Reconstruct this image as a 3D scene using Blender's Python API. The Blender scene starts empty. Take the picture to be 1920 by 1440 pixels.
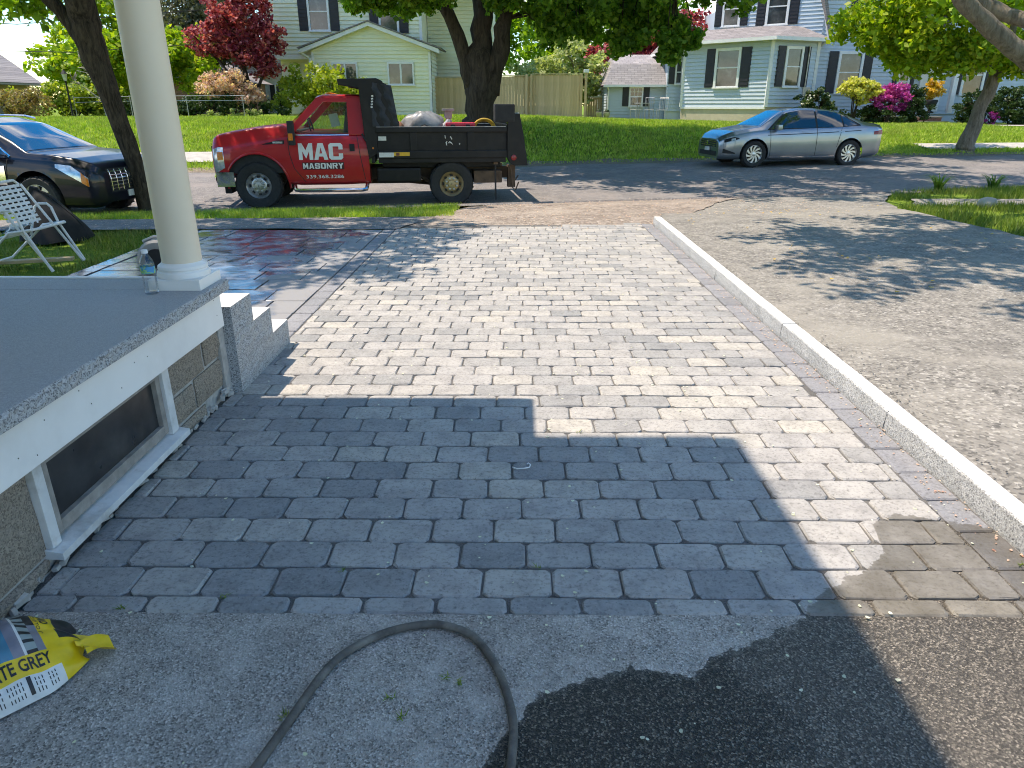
import bpy, bmesh, math, random
import numpy as np
from mathutils import Vector, Matrix
R = math.radians
random.seed(7)
rng = np.random.default_rng(7)
S = bpy.context.scene
COL = S.collection

# ------------------------------------------------------------------ camera
cam = bpy.data.cameras.new('camera')
cam.sensor_width = 36.0
cam.lens = 24.75
cam.clip_start = 0.05
cam.clip_end = 1500
cam_o = bpy.data.objects.new('camera', cam)
COL.objects.link(cam_o)
cam_o.location = (0, 0, 1.485)
cam_o.rotation_euler = (R(90 - 21.69), 0, R(0.45))
S.camera = cam_o

# ------------------------------------------------------------------ light
SUN = Vector((-0.43, 0.12, 1.0)).normalized()          # towards the sun
elev = math.asin(SUN.z)
world = bpy.data.worlds.new('World')
S.world = world
world.use_nodes = True
wn = world.node_tree
for n in list(wn.nodes):
    wn.nodes.remove(n)
w_out = wn.nodes.new('ShaderNodeOutputWorld')
w_bg = wn.nodes.new('ShaderNodeBackground')
w_sky = wn.nodes.new('ShaderNodeTexSky')
w_sky.sky_type = 'NISHITA'
w_sky.sun_disc = False
w_sky.sun_elevation = elev
w_sky.sun_rotation = math.atan2(SUN.x, SUN.y)
w_sky.air_density = 1.0
w_sky.dust_density = 0.1
w_sky.ozone_density = 4.0
w_bg.inputs['Strength'].default_value = 0.15
# scattered white clouds all over the sky
w_tc = wn.nodes.new('ShaderNodeTexCoord')
w_map = wn.nodes.new('ShaderNodeMapping')
w_map.inputs['Scale'].default_value = (1.0, 1.0, 2.6)
w_map.inputs['Location'].default_value = (0.35, 0.1, 0.0)
w_noise = wn.nodes.new('ShaderNodeTexNoise')
w_noise.inputs['Scale'].default_value = 3.4
w_noise.inputs['Detail'].default_value = 7
w_noise.inputs['Roughness'].default_value = 0.58
w_ramp = wn.nodes.new('ShaderNodeValToRGB')
w_ramp.color_ramp.elements[0].position = 0.52
w_ramp.color_ramp.elements[1].position = 0.68
w_mix = wn.nodes.new('ShaderNodeMix')
w_mix.data_type = 'RGBA'
w_mix.inputs[7].default_value = (7.2, 7.5, 8.0, 1)
w_sat = wn.nodes.new('ShaderNodeHueSaturation')
w_sat.inputs['Saturation'].default_value = 1.5
wn.links.new(w_tc.outputs['Generated'], w_map.inputs['Vector'])
wn.links.new(w_map.outputs['Vector'], w_noise.inputs['Vector'])
wn.links.new(w_noise.outputs['Fac'], w_ramp.inputs['Fac'])
wn.links.new(w_ramp.outputs['Color'], w_mix.inputs[0])
wn.links.new(w_sky.outputs['Color'], w_sat.inputs['Color'])
wn.links.new(w_sat.outputs['Color'], w_mix.inputs[6])
wn.links.new(w_mix.outputs[2], w_bg.inputs['Color'])
wn.links.new(w_bg.outputs['Background'], w_out.inputs['Surface'])

sun = bpy.data.lights.new('sun', 'SUN')
sun.energy = 3.05
sun.angle = R(0.5)
sun.color = (1.0, 0.993, 0.98)
sun_o = bpy.data.objects.new('sun', sun)
COL.objects.link(sun_o)
sun_o.rotation_euler = SUN.to_track_quat('Z', 'Y').to_euler()
sun_o.location = (-20, 6, 45)

S.view_settings.view_transform = 'Standard'
S.view_settings.look = 'None'
S.view_settings.gamma = 1
S.view_settings.use_curve_mapping = False
S.view_settings.exposure = 1.12
S.view_settings.use_white_balance = True
S.view_settings.white_balance_temperature = 8100
S.view_settings.white_balance_tint = 13
S.cycles.use_adaptive_sampling = True
S.cycles.adaptive_threshold = 0.025
S.cycles.filter_width = 1.05
S.cycles.max_bounces = 6
S.cycles.diffuse_bounces = 2
S.cycles.glossy_bounces = 3
S.cycles.transmission_bounces = 4
S.cycles.transparent_max_bounces = 12

# ------------------------------------------------------------------ helpers
def tag(o, label=None, cat=None, group=None, kind=None):
    if label: o['label'] = label
    if cat: o['category'] = cat
    if group: o['group'] = group
    if kind: o['kind'] = kind
    return o

def thing(name, label, cat, loc=(0, 0, 0), rz=0.0, group=None):
    o = bpy.data.objects.new(name, None)
    COL.objects.link(o)
    o.location = loc
    o.rotation_euler = (0, 0, rz)
    return tag(o, label, cat, group)

def mesh_np(name, V, Fq, smooth=False):
    """fast mesh from numpy verts and a (n,k) face array"""
    V = np.asarray(V, np.float32); Fq = np.asarray(Fq, np.int32)
    me = bpy.data.meshes.new(name)
    me.vertices.add(len(V)); me.vertices.foreach_set('co', V.ravel())
    k = Fq.shape[1]
    me.loops.add(Fq.size); me.loops.foreach_set('vertex_index', Fq.ravel())
    me.polygons.add(len(Fq))
    me.polygons.foreach_set('loop_start', np.arange(0, Fq.size, k, dtype=np.int32))
    me.polygons.foreach_set('loop_total', np.full(len(Fq), k, np.int32))
    if smooth:
        me.polygons.foreach_set('use_smooth', np.ones(len(Fq), bool))
    me.update(calc_edges=True)
    return me

def put(name, me, m, parent=None, loc=None):
    o = bpy.data.objects.new(name, me)
    COL.objects.link(o)
    if m is not None and not me.materials:
        me.materials.append(m)
    if parent: o.parent = parent
    if loc: o.location = loc
    return o

class MB:
    def __init__(s):
        s.v = []; s.f = []
    def add(s, vs, fs):
        n = len(s.v)
        s.v += [tuple(map(float, v)) for v in vs]
        s.f += [tuple(i + n for i in f) for f in fs]
        return s
    def box(s, x0, x1, y0, y1, z0, z1):
        vs = [(x, y, z) for z in (z0, z1) for y in (y0, y1) for x in (x0, x1)]
        return s.add(vs, [(0,2,3,1),(4,5,7,6),(0,1,5,4),(2,6,7,3),(0,4,6,2),(1,3,7,5)])
    def cbox(s, c, d, rz=0.0, ry=0.0, rx=0.0):
        M = Matrix.Rotation(rz, 3, 'Z') @ Matrix.Rotation(ry, 3, 'Y') @ Matrix.Rotation(rx, 3, 'X')
        vs = [Vector(c) + M @ Vector((x*d[0]/2, y*d[1]/2, z*d[2]/2)) for z in (-1,1) for y in (-1,1) for x in (-1,1)]
        return s.add(vs, [(0,2,3,1),(4,5,7,6),(0,1,5,4),(2,6,7,3),(0,4,6,2),(1,3,7,5)])
    def prism(s, poly, a0, a1, axis='y'):
        """extrude a polygon; poly is (x,z) for axis y, (x,y) for axis z, (y,z) for axis x"""
        n = len(poly)
        def P(p, a):
            if axis == 'y': return (p[0], a, p[1])
            if axis == 'z': return (p[0], p[1], a)
            return (a, p[0], p[1])
        vs = [P(p, a0) for p in poly] + [P(p, a1) for p in poly]
        fs = [tuple(range(n))[::-1], tuple(range(n, 2*n))]
        fs += [(i, (i+1) % n, n + (i+1) % n, n + i) for i in range(n)]
        return s.add(vs, fs)
    def tube(s, pts, rad, n=8, cap=True, closed=False):
        pts = [Vector(p) for p in pts]
        m = len(pts)
        if not hasattr(rad, '__len__'): rad = [rad] * m
        up = None; vs = []
        for i, p in enumerate(pts):
            if closed:
                t = pts[(i+1) % m] - pts[i-1]
            else:
                t = pts[min(i+1, m-1)] - pts[max(i-1, 0)]
            t.normalize()
            if up is None:
                up = Vector((0, 0, 1)) if abs(t.z) < 0.9 else Vector((1, 0, 0))
            a = t.cross(up)
            if a.length < 1e-4: a = t.cross(Vector((0.3, 1, 0.2)))
            a.normalize(); b = a.cross(t); up = b
            for k in range(n):
                an = 2*math.pi*k/n
                vs.append(p + (a*math.cos(an) + b*math.sin(an))*rad[i])
        fs = []
        for i in range(m if closed else m-1):
            j = (i+1) % m
            for k in range(n):
                k2 = (k+1) % n
                fs.append((i*n+k, i*n+k2, j*n+k2, j*n+k))
        if cap and not closed:
            fs.append(tuple(range(n))[::-1]); fs.append(tuple((m-1)*n + k for k in range(n)))
        return s.add(vs, fs)
    def lathe(s, prof, n=24, axis='z', c=(0,0,0), cap=True):
        """prof = [(radius, height)]"""
        vs = []
        for r, h in prof:
            for k in range(n):
                a = 2*math.pi*k/n
                p = (r*math.cos(a), r*math.sin(a), h)
                if axis == 'y': p = (p[0], h, p[1])
                elif axis == 'x': p = (h, p[0], p[1])
                vs.append((p[0]+c[0], p[1]+c[1], p[2]+c[2]))
        m = len(prof); fs = []
        for i in range(m-1):
            for k in range(n):
                k2 = (k+1) % n
                fs.append((i*n+k, i*n+k2, (i+1)*n+k2, (i+1)*n+k))
        if cap:
            fs.append(tuple(range(n))[::-1]); fs.append(tuple((m-1)*n+k for k in range(n)))
        return s.add(vs, fs)
    def grid(s, fn, nu, nv, wrap=False):
        vs = [fn(i/nu, j/nv) for j in range(nv+1) for i in range(nu+1)]
        fs = [(j*(nu+1)+i, j*(nu+1)+i+1, (j+1)*(nu+1)+i+1, (j+1)*(nu+1)+i) for j in range(nv) for i in range(nu)]
        return s.add(vs, fs)
    def mesh(s, name, smooth=False, bevel=0.0, seg=2, merge=False):
        me = bpy.data.meshes.new(name)
        me.from_pydata(s.v, [], s.f)
        bm = bmesh.new(); bm.from_mesh(me)
        if merge: bmesh.ops.remove_doubles(bm, verts=bm.verts, dist=1e-4)
        bmesh.ops.recalc_face_normals(bm, faces=bm.faces)
        if bevel:
            es = [e for e in bm.edges if len(e.link_faces) == 2 and e.calc_face_angle(0) > 0.5]
            bmesh.ops.bevel(bm, geom=es, offset=bevel, segments=seg, affect='EDGES', profile=0.7, clamp_overlap=True)
        if smooth:
            for f in bm.faces: f.smooth = True
            if smooth != 'all':
                for e in bm.edges:
                    if len(e.link_faces) == 2 and e.calc_face_angle(0) > 0.7: e.smooth = False
        bm.to_mesh(me); bm.free()
        return me
    def build(s, name, m, parent=None, smooth=False, bevel=0.0, seg=2, merge=False, loc=None):
        return put(name, s.mesh(name, smooth, bevel, seg, merge), m, parent, loc)

def copy_tree(o, parent=None):
    c = o.copy(); COL.objects.link(c)
    if parent: c.parent = parent
    for ch in [k for k in o.children]:
        copy_tree(ch, c)
    return c

def text_mesh(body, size=1.0, bold=0.0, extrude=0.0, align='LEFT', spacing=1.0):
    cu = bpy.data.curves.new('text', 'FONT')
    cu.body = body; cu.size = size; cu.offset = bold; cu.extrude = extrude
    cu.align_x = align; cu.space_character = spacing; cu.resolution_u = 3
    o = bpy.data.objects.new('text', cu); COL.objects.link(o)
    dg = bpy.context.evaluated_depsgraph_get(); dg.update()
    me = bpy.data.meshes.new_from_object(o.evaluated_get(dg))
    bpy.data.objects.remove(o); bpy.data.curves.remove(cu)
    return me

def fit_text(body, x0, x1, z0, z1, fn, name, m, parent, bold=0.0, sub=0):
    """letters stretched into a box, mapped by fn(a,b) -> 3D point"""
    me = text_mesh(body, 1.0, bold)
    if sub:
        bm = bmesh.new(); bm.from_mesh(me)
        for k in range(1, 8):
            bmesh.ops.bisect_plane(bm, geom=bm.verts[:]+bm.edges[:]+bm.faces[:], plane_co=(0, k*0.1, 0), plane_no=(0, 1, 0))
        bm.to_mesh(me); bm.free()
    xs = [v.co.x for v in me.vertices]; ys = [v.co.y for v in me.vertices]
    ax, bx, ay, by = min(xs), max(xs), min(ys), max(ys)
    for v in me.vertices:
        a = x0 + (v.co.x-ax)/(bx-ax)*(x1-x0); b = z0 + (v.co.y-ay)/(by-ay)*(z1-z0)
        v.co = fn(a, b)
    me.name = name
    me.materials.clear()
    return put(name, me, m, parent)

# ------------------------------------------------------------------ materials
class NT:
    def __init__(s, name):
        s.m = bpy.data.materials.new(name); s.m.use_nodes = True
        s.t = s.m.node_tree
        s.p = s.t.nodes['Principled BSDF']; s.out = s.t.nodes['Material Output']
    def n(s, typ, **kw):
        nd = s.t.nodes.new('ShaderNode' + typ)
        for k, v in kw.items():
            if k in nd.inputs: nd.inputs[k].default_value = v
            else: setattr(nd, k, v)
        return nd
    def l(s, a, b): s.t.links.new(a, b)
    def pos(s):
        return s.n('NewGeometry').outputs['Position']
    def obj(s):
        return s.n('TexCoord').outputs['Object']
    def noise(s, vec, scale, detail=4, rough=0.55, dist=0.0):
        nd = s.n('TexNoise'); nd.inputs['Scale'].default_value = scale
        nd.inputs['Detail'].default_value = detail; nd.inputs['Roughness'].default_value = rough
        nd.inputs['Distortion'].default_value = dist
        s.l(vec, nd.inputs['Vector']); return nd.outputs['Fac']
    def vor(s, vec, scale, out='Color'):
        nd = s.n('TexVoronoi'); nd.inputs['Scale'].default_value = scale
        s.l(vec, nd.inputs['Vector']); return nd.outputs[out]
    def ramp(s, fac, stops, interp='LINEAR'):
        nd = s.n('ValToRGB'); cr = nd.color_ramp; cr.interpolation = interp
        while len(cr.elements) < len(stops): cr.elements.new(0.5)
        for e, (p, c) in zip(cr.elements, stops):
            e.position = p
            if not hasattr(c, '__len__'): c = (c, c, c)
            e.color = (c[0], c[1], c[2], 1)
        s.l(fac, nd.inputs['Fac']); return nd.outputs['Color']
    def mix(s, fac, a, b, mode='MIX'):
        nd = s.n('Mix'); nd.data_type = 'RGBA'; nd.blend_type = mode
        for sock, val in ((0, fac), (6, a), (7, b)):
            if hasattr(val, 'links') or hasattr(val, 'is_linked'): s.l(val, nd.inputs[sock])
            elif hasattr(val, '__len__'): nd.inputs[sock].default_value = (val[0], val[1], val[2], 1)
            else: nd.inputs[sock].default_value = val if sock == 0 else (val, val, val, 1)
        return nd.outputs[2]
    def math(s, op, a, b=0.0, c=None):
        nd = s.n('Math'); nd.operation = op
        for i, val in enumerate((a, b) if c is None else (a, b, c)):
            if hasattr(val, 'is_linked'): s.l(val, nd.inputs[i])
            else: nd.inputs[i].default_value = val
        return nd.outputs[0]
    def sep(s, vec):
        nd = s.n('SeparateXYZ'); s.l(vec, nd.inputs[0]); return nd.outputs
    def bump(s, h, strength=0.3, dist=0.01):
        nd = s.n('Bump'); nd.inputs['Strength'].default_value = strength; nd.inputs['Distance'].default_value = dist
        s.l(h, nd.inputs['Height']); s.l(nd.outputs['Normal'], s.p.inputs['Normal'])
    def set(s, **kw):
        names = dict(color='Base Color', rough='Roughness', metal='Metallic', spec='Specular IOR Level', coat='Coat Weight',
                     coatr='Coat Roughness', trans='Transmission Weight', ior='IOR', alpha='Alpha')
        for k, v in kw.items():
            i = s.p.inputs[names[k]]
            if hasattr(v, 'is_linked'): s.l(v, i)
            elif hasattr(v, '__len__'): i.default_value = (v[0], v[1], v[2], 1)
            else: i.default_value = v
        return s

def plain(name, c, rough=0.6, metal=0.0, spec=0.5, var=0.18, scale=6.0, bump=0.0, bscale=40.0, coat=0.0, dirt=None):
    """procedural base: colour broken up by noise"""
    m = NT(name); v = m.obj()
    f = m.noise(v, scale, 5)
    lo = tuple(x*(1-var) for x in c); hi = tuple(min(1, x*(1+var)) for x in c)
    col = m.ramp(f, [(0.3, lo), (0.7, hi)])
    if dirt:
        f2 = m.noise(v, scale*0.45, 6, 0.65)
        col = m.mix(m.ramp(f2, [(0.52, 0.0), (0.72, 0.75)]), col, dirt)
    m.set(color=col, metal=metal, spec=spec, coat=coat)
    m.set(rough=m.ramp(m.noise(v, scale*2.2, 3), [(0.3, max(0.0, rough-0.08)), (0.7, min(1, rough+0.08))]))
    if bump: m.bump(m.noise(v, bscale, 5), bump, 0.01)
    return m.m

def wet_mask(m, vec):
    """a puddle with a ragged edge spilled over the asphalt and the last pavers"""
    x, y, z = m.sep(vec)
    fc = m.n('FloatCurve')
    pts = [(-0.3, 0.9), (-0.1, 1.22), (0.06, 1.47), (0.33, 1.575), (0.5, 1.535), (0.58, 1.62), (0.76, 1.70), (0.9, 1.79), (1.0, 1.90), (1.20, 2.02),
           (1.31, 2.12), (1.35, 2.30), (1.47, 2.37), (1.6, 2.35), (1.8, 2.28), (2.2, 1.9)]
    cv = fc.mapping.curves[0]
    px = [((a+0.3)/2.5, (b-0.8)/1.8) for a, b in pts]
    while len(cv.points) < len(px): cv.points.new(0.5, 0.5)
    for p, (a, b) in zip(cv.points, px):
        p.location = (a, b); p.handle_type = 'VECTOR'
    fc.mapping.update()
    m.l(m.math('DIVIDE', m.math('ADD', x, 0.3), 2.5), fc.inputs['Value'])
    yy = m.math('ADD', m.math('MULTIPLY', fc.outputs[0], 1.8), 0.8)
    nz = m.math('MULTIPLY', m.math('SUBTRACT', m.noise(vec, 22, 4, 0.6), 0.5), 0.10)
    d = m.math('ADD', m.math('SUBTRACT', yy, y), nz)
    return m.ramp(d, [(0.0, 0.0), (0.004, 0.85), (0.03, 1.0)])

def m_asphalt(name, base, light, dark, wet=False, agg=170.0, sand=None):
    m = NT(name); v = m.pos()
    vc = m.sep(m.vor(v, agg))[0]
    grain = m.ramp(vc, [(0.0, dark), (0.45, base), (0.8, base), (1.0, light)])
    big = m.noise(v, 1.1, 6, 0.62)
    col = m.mix(m.ramp(big, [(0.35, 0.0), (0.7, 0.55)]), grain, tuple(x*0.62 for x in base))
    mid = m.noise(v, 6.5, 6, 0.7)
    col = m.mix(m.ramp(mid, [(0.47, 0.0), (0.72, 0.5)]), col, light)
    if sand:
        col = m.mix(m.ramp(m.noise(v, 0.7, 5, 0.6), [(0.5, 0.0), (0.66, 0.7)]), col, sand)
    rough = 0.9
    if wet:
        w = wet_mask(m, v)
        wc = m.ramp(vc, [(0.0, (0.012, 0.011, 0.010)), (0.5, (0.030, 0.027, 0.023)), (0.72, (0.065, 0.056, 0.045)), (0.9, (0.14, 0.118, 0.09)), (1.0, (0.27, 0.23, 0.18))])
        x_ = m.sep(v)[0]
        sunlit_wet = m.ramp(m.math('ADD', x_, m.math('MULTIPLY', m.noise(v, 4, 5), 0.6)), [(0.95, 0.0), (1.35, 0.55)])  # wet tone painted paler on the right, where the sun falls
        wc = m.mix(sunlit_wet, wc, m.ramp(vc, [(0.0, (0.05, 0.042, 0.034)), (0.5, (0.115, 0.10, 0.082)), (0.8, (0.20, 0.172, 0.14)), (1.0, (0.38, 0.335, 0.28))]))
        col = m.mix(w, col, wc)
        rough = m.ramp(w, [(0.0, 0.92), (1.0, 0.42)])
    m.set(color=col, rough=rough, spec=0.35)
    m.bump(m.vor(v, agg, 'Distance'), 0.55, 0.006)
    return m.m

def m_paver(name, stops, wet=False, polish=0.85, mott=0.35):
    m = NT(name); v = m.pos()
    geo = m.n('NewGeometry'); oi = m.n('ObjectInfo')
    r = m.math('FRACT', m.math('ADD', m.math('MULTIPLY', geo.outputs['Random Per Island'], 7.31), m.math('MULTIPLY', oi.outputs['Random'], 5.77)))
    col = m.ramp(r, stops)
    n1 = m.noise(v, 9.0, 6, 0.65)
    col = m.mix(m.ramp(n1, [(0.42, 0.0), (0.68, mott)]), col, (0.085, 0.082, 0.085))
    n2 = m.noise(v, 55.0, 4, 0.7)
    col = m.mix(m.ramp(n2, [(0.5, 0.0), (0.72, 0.6)]), col, (0.06, 0.058, 0.058))
    pit = m.vor(v, 75.0, 'Distance')
    col = m.mix(m.ramp(pit, [(0.06, 0.75), (0.17, 0.0)]), col, (0.05, 0.048, 0.046))
    n3 = m.noise(v, 120.0, 2)
    col = m.mix(m.ramp(n3, [(0.55, 0.0), (0.72, 0.35)]), col, (0.42, 0.41, 0.40))
    rough = polish
    if wet:
        w = wet_mask(m, v)
        col = m.mix(w, col, m.mix(m.ramp(m.noise(v, 3.5, 5, 0.65), [(0.35, 0.74), (0.7, 0.42)]), col, (0.065, 0.050, 0.028)))
        rough = m.ramp(w, [(0.0, polish), (1.0, 0.45)])
    m.set(color=col, rough=rough, spec=0.35)
    m.bump(m.noise(v, 70.0, 5, 0.65), 0.35, 0.006)
    return m.m

def m_granite(name, a, b, c, scale=140.0, rough=0.8, bump=0.6, sawn=None):
    m = NT(name); v = m.pos()
    f = m.sep(m.vor(v, scale))[1]
    col = m.ramp(f, [(0.0, c), (0.22, c), (0.3, b), (0.6, a), (1.0, tuple(min(1, x*1.25) for x in a))])
    col = m.mix(m.ramp(m.noise(v, scale*0.35, 4), [(0.35, 0.0), (0.7, 0.6)]), col, b)
    if sawn:
        nz = m.sep(m.n('NewGeometry').outputs['True Normal'])[2]
        col = m.mix(m.ramp(nz, [(0.80, 0.0), (0.92, 0.85)]), col, sawn)
    m.set(color=col, rough=rough)
    m.bump(m.noise(v, 45.0, 6, 0.7), bump, 0.012)
    return m.m

def m_leaf(name, cols, trans=0.35, rough=0.5, patch=None):
    m = NT(name)
    geo = m.n('NewGeometry')
    n = len(cols)
    col = m.ramp(geo.outputs['Random Per Island'], [(i/(n-1) if n > 1 else 0, c) for i, c in enumerate(cols)])
    if patch:
        v = m.pos()
        col = m.mix(m.ramp(m.noise(v, 0.9, 6, 0.7), [(0.50, 0.0), (0.72, 0.75)]), col, patch)
        col = m.mix(m.ramp(m.noise(v, 2.7, 4, 0.6), [(0.42, 0.55), (0.6, 0.0)]), col, (0.10, 0.17, 0.02))
    m.set(color=col, rough=rough, spec=0.3)
    tr = m.n('BsdfTranslucent'); mx = m.n('MixShader')
    tc = m.mix(1.0, col, (1.7, 1.8, 0.9), 'MULTIPLY')
    m.l(tc, tr.inputs['Color'])
    mx.inputs[0].default_value = trans
    m.l(m.p.outputs[0], mx.inputs[1]); m.l(tr.outputs[0], mx.inputs[2])
    m.l(mx.outputs[0], m.out.inputs['Surface'])
    return m.m

def m_grass_ground(name):
    m = NT(name); v = m.pos()
    f = m.noise(v, 3.0, 6, 0.65); g = m.noise(v, 40.0, 4, 0.7)
    col = m.ramp(f, [(0.3, (0.12, 0.19, 0.028)), (0.55, (0.20, 0.30, 0.035)), (0.75, (0.28, 0.31, 0.07))])
    col = m.mix(m.ramp(g, [(0.4, 0.0), (0.7, 0.6)]), col, (0.08, 0.125, 0.02))
    m.set(color=col, rough=0.95, spec=0.1)
    m.bump(m.noise(v, 25.0, 6, 0.75), 0.8, 0.06)
    return m.m

def m_bark(name, a, b, scale=9.0):
    m = NT(name); v = m.obj()
    mp = m.n('Mapping'); mp.inputs['Scale'].default_value = (1, 1, 0.22)
    m.l(v, mp.inputs['Vector'])
    f = m.noise(mp.outputs[0], scale, 7, 0.7, 1.0)
    col = m.ramp(f, [(0.32, a), (0.62, b)])
    m.set(color=col, rough=0.95, spec=0.15)
    m.bump(f, 0.9, 0.06)
    return m.m

M = {}
M['grass_ground'] = m_grass_ground('grass_ground')
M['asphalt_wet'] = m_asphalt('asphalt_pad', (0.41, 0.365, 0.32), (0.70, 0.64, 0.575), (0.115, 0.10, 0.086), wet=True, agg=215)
M['asphalt_old'] = m_asphalt('asphalt_old', (0.23, 0.212, 0.188), (0.44, 0.41, 0.365), (0.08, 0.075, 0.07), agg=60, sand=(0.31, 0.285, 0.245))
M['asphalt_road'] = m_asphalt('asphalt_road', (0.19, 0.175, 0.17), (0.34, 0.31, 0.29), (0.09, 0.085, 0.085), agg=60, sand=(0.27, 0.235, 0.215))
M['asphalt_side'] = m_asphalt('asphalt_sidewalk', (0.20, 0.19, 0.185), (0.38, 0.35, 0.33), (0.08, 0.08, 0.08), agg=75)
M['apron'] = m_asphalt('apron', (0.25, 0.20, 0.165), (0.50, 0.43, 0.37), (0.07, 0.055, 0.045), agg=42, sand=(0.36, 0.30, 0.25))
M['concrete'] = plain('concrete', (0.42, 0.39, 0.35), 0.9, var=0.15, scale=5, bump=0.3, bscale=60, dirt=(0.25, 0.22, 0.19))
M['joint'] = m_asphalt('joint_sand', (0.155, 0.148, 0.14), (0.22, 0.212, 0.20), (0.08, 0.076, 0.072), agg=300, wet=True)
M['paver'] = m_paver('paver', [(0.0, (0.265, 0.264, 0.26)), (0.14, (0.34, 0.328, 0.312)), (0.35, (0.405, 0.382, 0.355)), (0.5, (0.29, 0.287, 0.28)),
                               (0.62, (0.425, 0.40, 0.37)), (0.78, (0.385, 0.367, 0.348)), (0.93, (0.47, 0.435, 0.38)), (1.0, (0.41, 0.39, 0.365))], wet=True)
M['border'] = m_paver('border_paver', [(0.0, (0.22, 0.225, 0.24)), (0.5, (0.255, 0.255, 0.27)), (1.0, (0.285, 0.285, 0.30))], wet=True, mott=0.25)
M['granite'] = m_granite('granite', (0.46, 0.46, 0.455), (0.33, 0.33, 0.335), (0.10, 0.10, 0.105), 230, sawn=(0.66, 0.655, 0.64))
M['granite_top'] = m_granite('granite_porch', (0.385, 0.385, 0.385), (0.35, 0.35, 0.352), (0.29, 0.29, 0.295), 330, 0.75, 0.15)
M['granite_curb'] = m_granite('granite_curb', (0.50, 0.50, 0.49), (0.39, 0.39, 0.385), (0.17, 0.17, 0.17), 230, sawn=(0.74, 0.73, 0.70))
M['white_paint'] = plain('white_paint', (0.84, 0.82, 0.79), 0.55, var=0.05, scale=3, dirt=(0.70, 0.675, 0.64))
M['white_worn'] = plain('white_worn', (0.66, 0.66, 0.65), 0.6, var=0.08, scale=14, bump=0.3, bscale=30, dirt=(0.38, 0.35, 0.31))
M['column'] = plain('column_paint', (0.80, 0.67, 0.51), 0.5, var=0.05, scale=1.6, dirt=(0.82, 0.72, 0.59))
M['stone'] = m_granite('field_stone', (0.35, 0.29, 0.23), (0.27, 0.225, 0.18), (0.17, 0.14, 0.11), 200, 0.95, 1.0)
M['mortar'] = plain('mortar', (0.42, 0.40, 0.37), 0.95, var=0.2, scale=20, bump=0.8, bscale=40)
M['dark_glass'] = plain('dusty_glass', (0.030, 0.030, 0.031), 0.35, var=0.5, scale=7, spec=0.5, dirt=(0.075, 0.072, 0.068))
M['old_wood'] = plain('old_wood', (0.30, 0.27, 0.24), 0.8, var=0.25, scale=15, bump=0.4)
M['black'] = plain('black_paint', (0.006, 0.006, 0.007), 0.42, spec=0.3, var=0.3, scale=5, dirt=(0.022, 0.020, 0.018))
M['black_matte'] = plain('black_matte', (0.018, 0.018, 0.019), 0.75, var=0.3, scale=5)
M['rubber'] = plain('rubber', (0.022, 0.022, 0.022), 0.8, var=0.25, scale=12)
M['chrome'] = plain('chrome', (0.75, 0.75, 0.76), 0.14, metal=1.0, var=0.05)
M['alloy'] = plain('alloy', (0.62, 0.62, 0.63), 0.3, metal=0.9, var=0.06)
M['steel'] = plain('steel', (0.42, 0.42, 0.42), 0.4, metal=0.7, var=0.15, dirt=(0.16, 0.12, 0.09))
M['orange_lens'] = plain('orange_lens', (0.75, 0.20, 0.015), 0.25, var=0.08)
M['red_lens'] = plain('red_lens', (0.25, 0.008, 0.012), 0.2, var=0.15)
M['lamp_glass'] = plain('lamp_glass', (0.55, 0.58, 0.60), 0.15, metal=0.5, var=0.3, scale=14)
M['rust'] = plain('rust', (0.11, 0.07, 0.045), 0.85, var=0.4, scale=9)
# ------------------------------------------------------------------ terrain
CS, SN = math.cos(R(9)), math.sin(R(9))
def uv(x, y):
    return x*CS + y*SN, -x*SN + y*CS
def xy(u, v):
    return u*CS - v*SN, u*SN + v*CS
def sstep(t, a, b):
    t = np.clip((t-a)/(b-a), 0, 1); return t*t*(3-2*t)
def hz(x, y):
    """height of the land: flat yard, street a little lower, lawns rising beyond it"""
    x = np.asarray(x, float); y = np.asarray(y, float)
    u, v = uv(x, y)
    A = np.interp(u, [4, 9, 16], [1.0, 0.76, 0.50])
    far = np.interp(v, [20.0, 20.5, 21.6, 23.0, 24.8, 26.5, 29, 400], [0, 0.03, 0.13, 0.45, 0.85, 1.02, 1.1, 1.1])
    b = np.interp(v, [-400, 9.5, 12.2, 12.9, 13.3, 20.0, 400], [0, 0, -0.17, -0.26, -0.29, -0.155, -0.155])
    tilt = 0.012*np.clip(u+1, 0, 16)*sstep(v, 10.5, 13.0)
    return b + far*(A+0.155)/1.1 + tilt
def hzf(x, y): return float(hz(x, y))

def sheet_grid(name, xs, ys, dz, m, frame='xy', label=None, mask=None, wob=0.0):
    X, Y = np.meshgrid(xs, ys)
    if frame == 'uv':
        X, Y = xy(X, Y)
    Z = hz(X, Y) + dz
    V = np.stack([X, Y, Z], -1).reshape(-1, 3)
    nx = len(xs); ny = len(ys)
    i, j = np.meshgrid(np.arange(nx-1), np.arange(ny-1))
    a = (j*nx+i).ravel()
    Fq = np.stack([a, a+1, a+nx+1, a+nx], -1)
    me = mesh_np(name, V, Fq, True)
    o = put(name, me, m); o['kind'] = 'structure'
    return o

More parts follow.
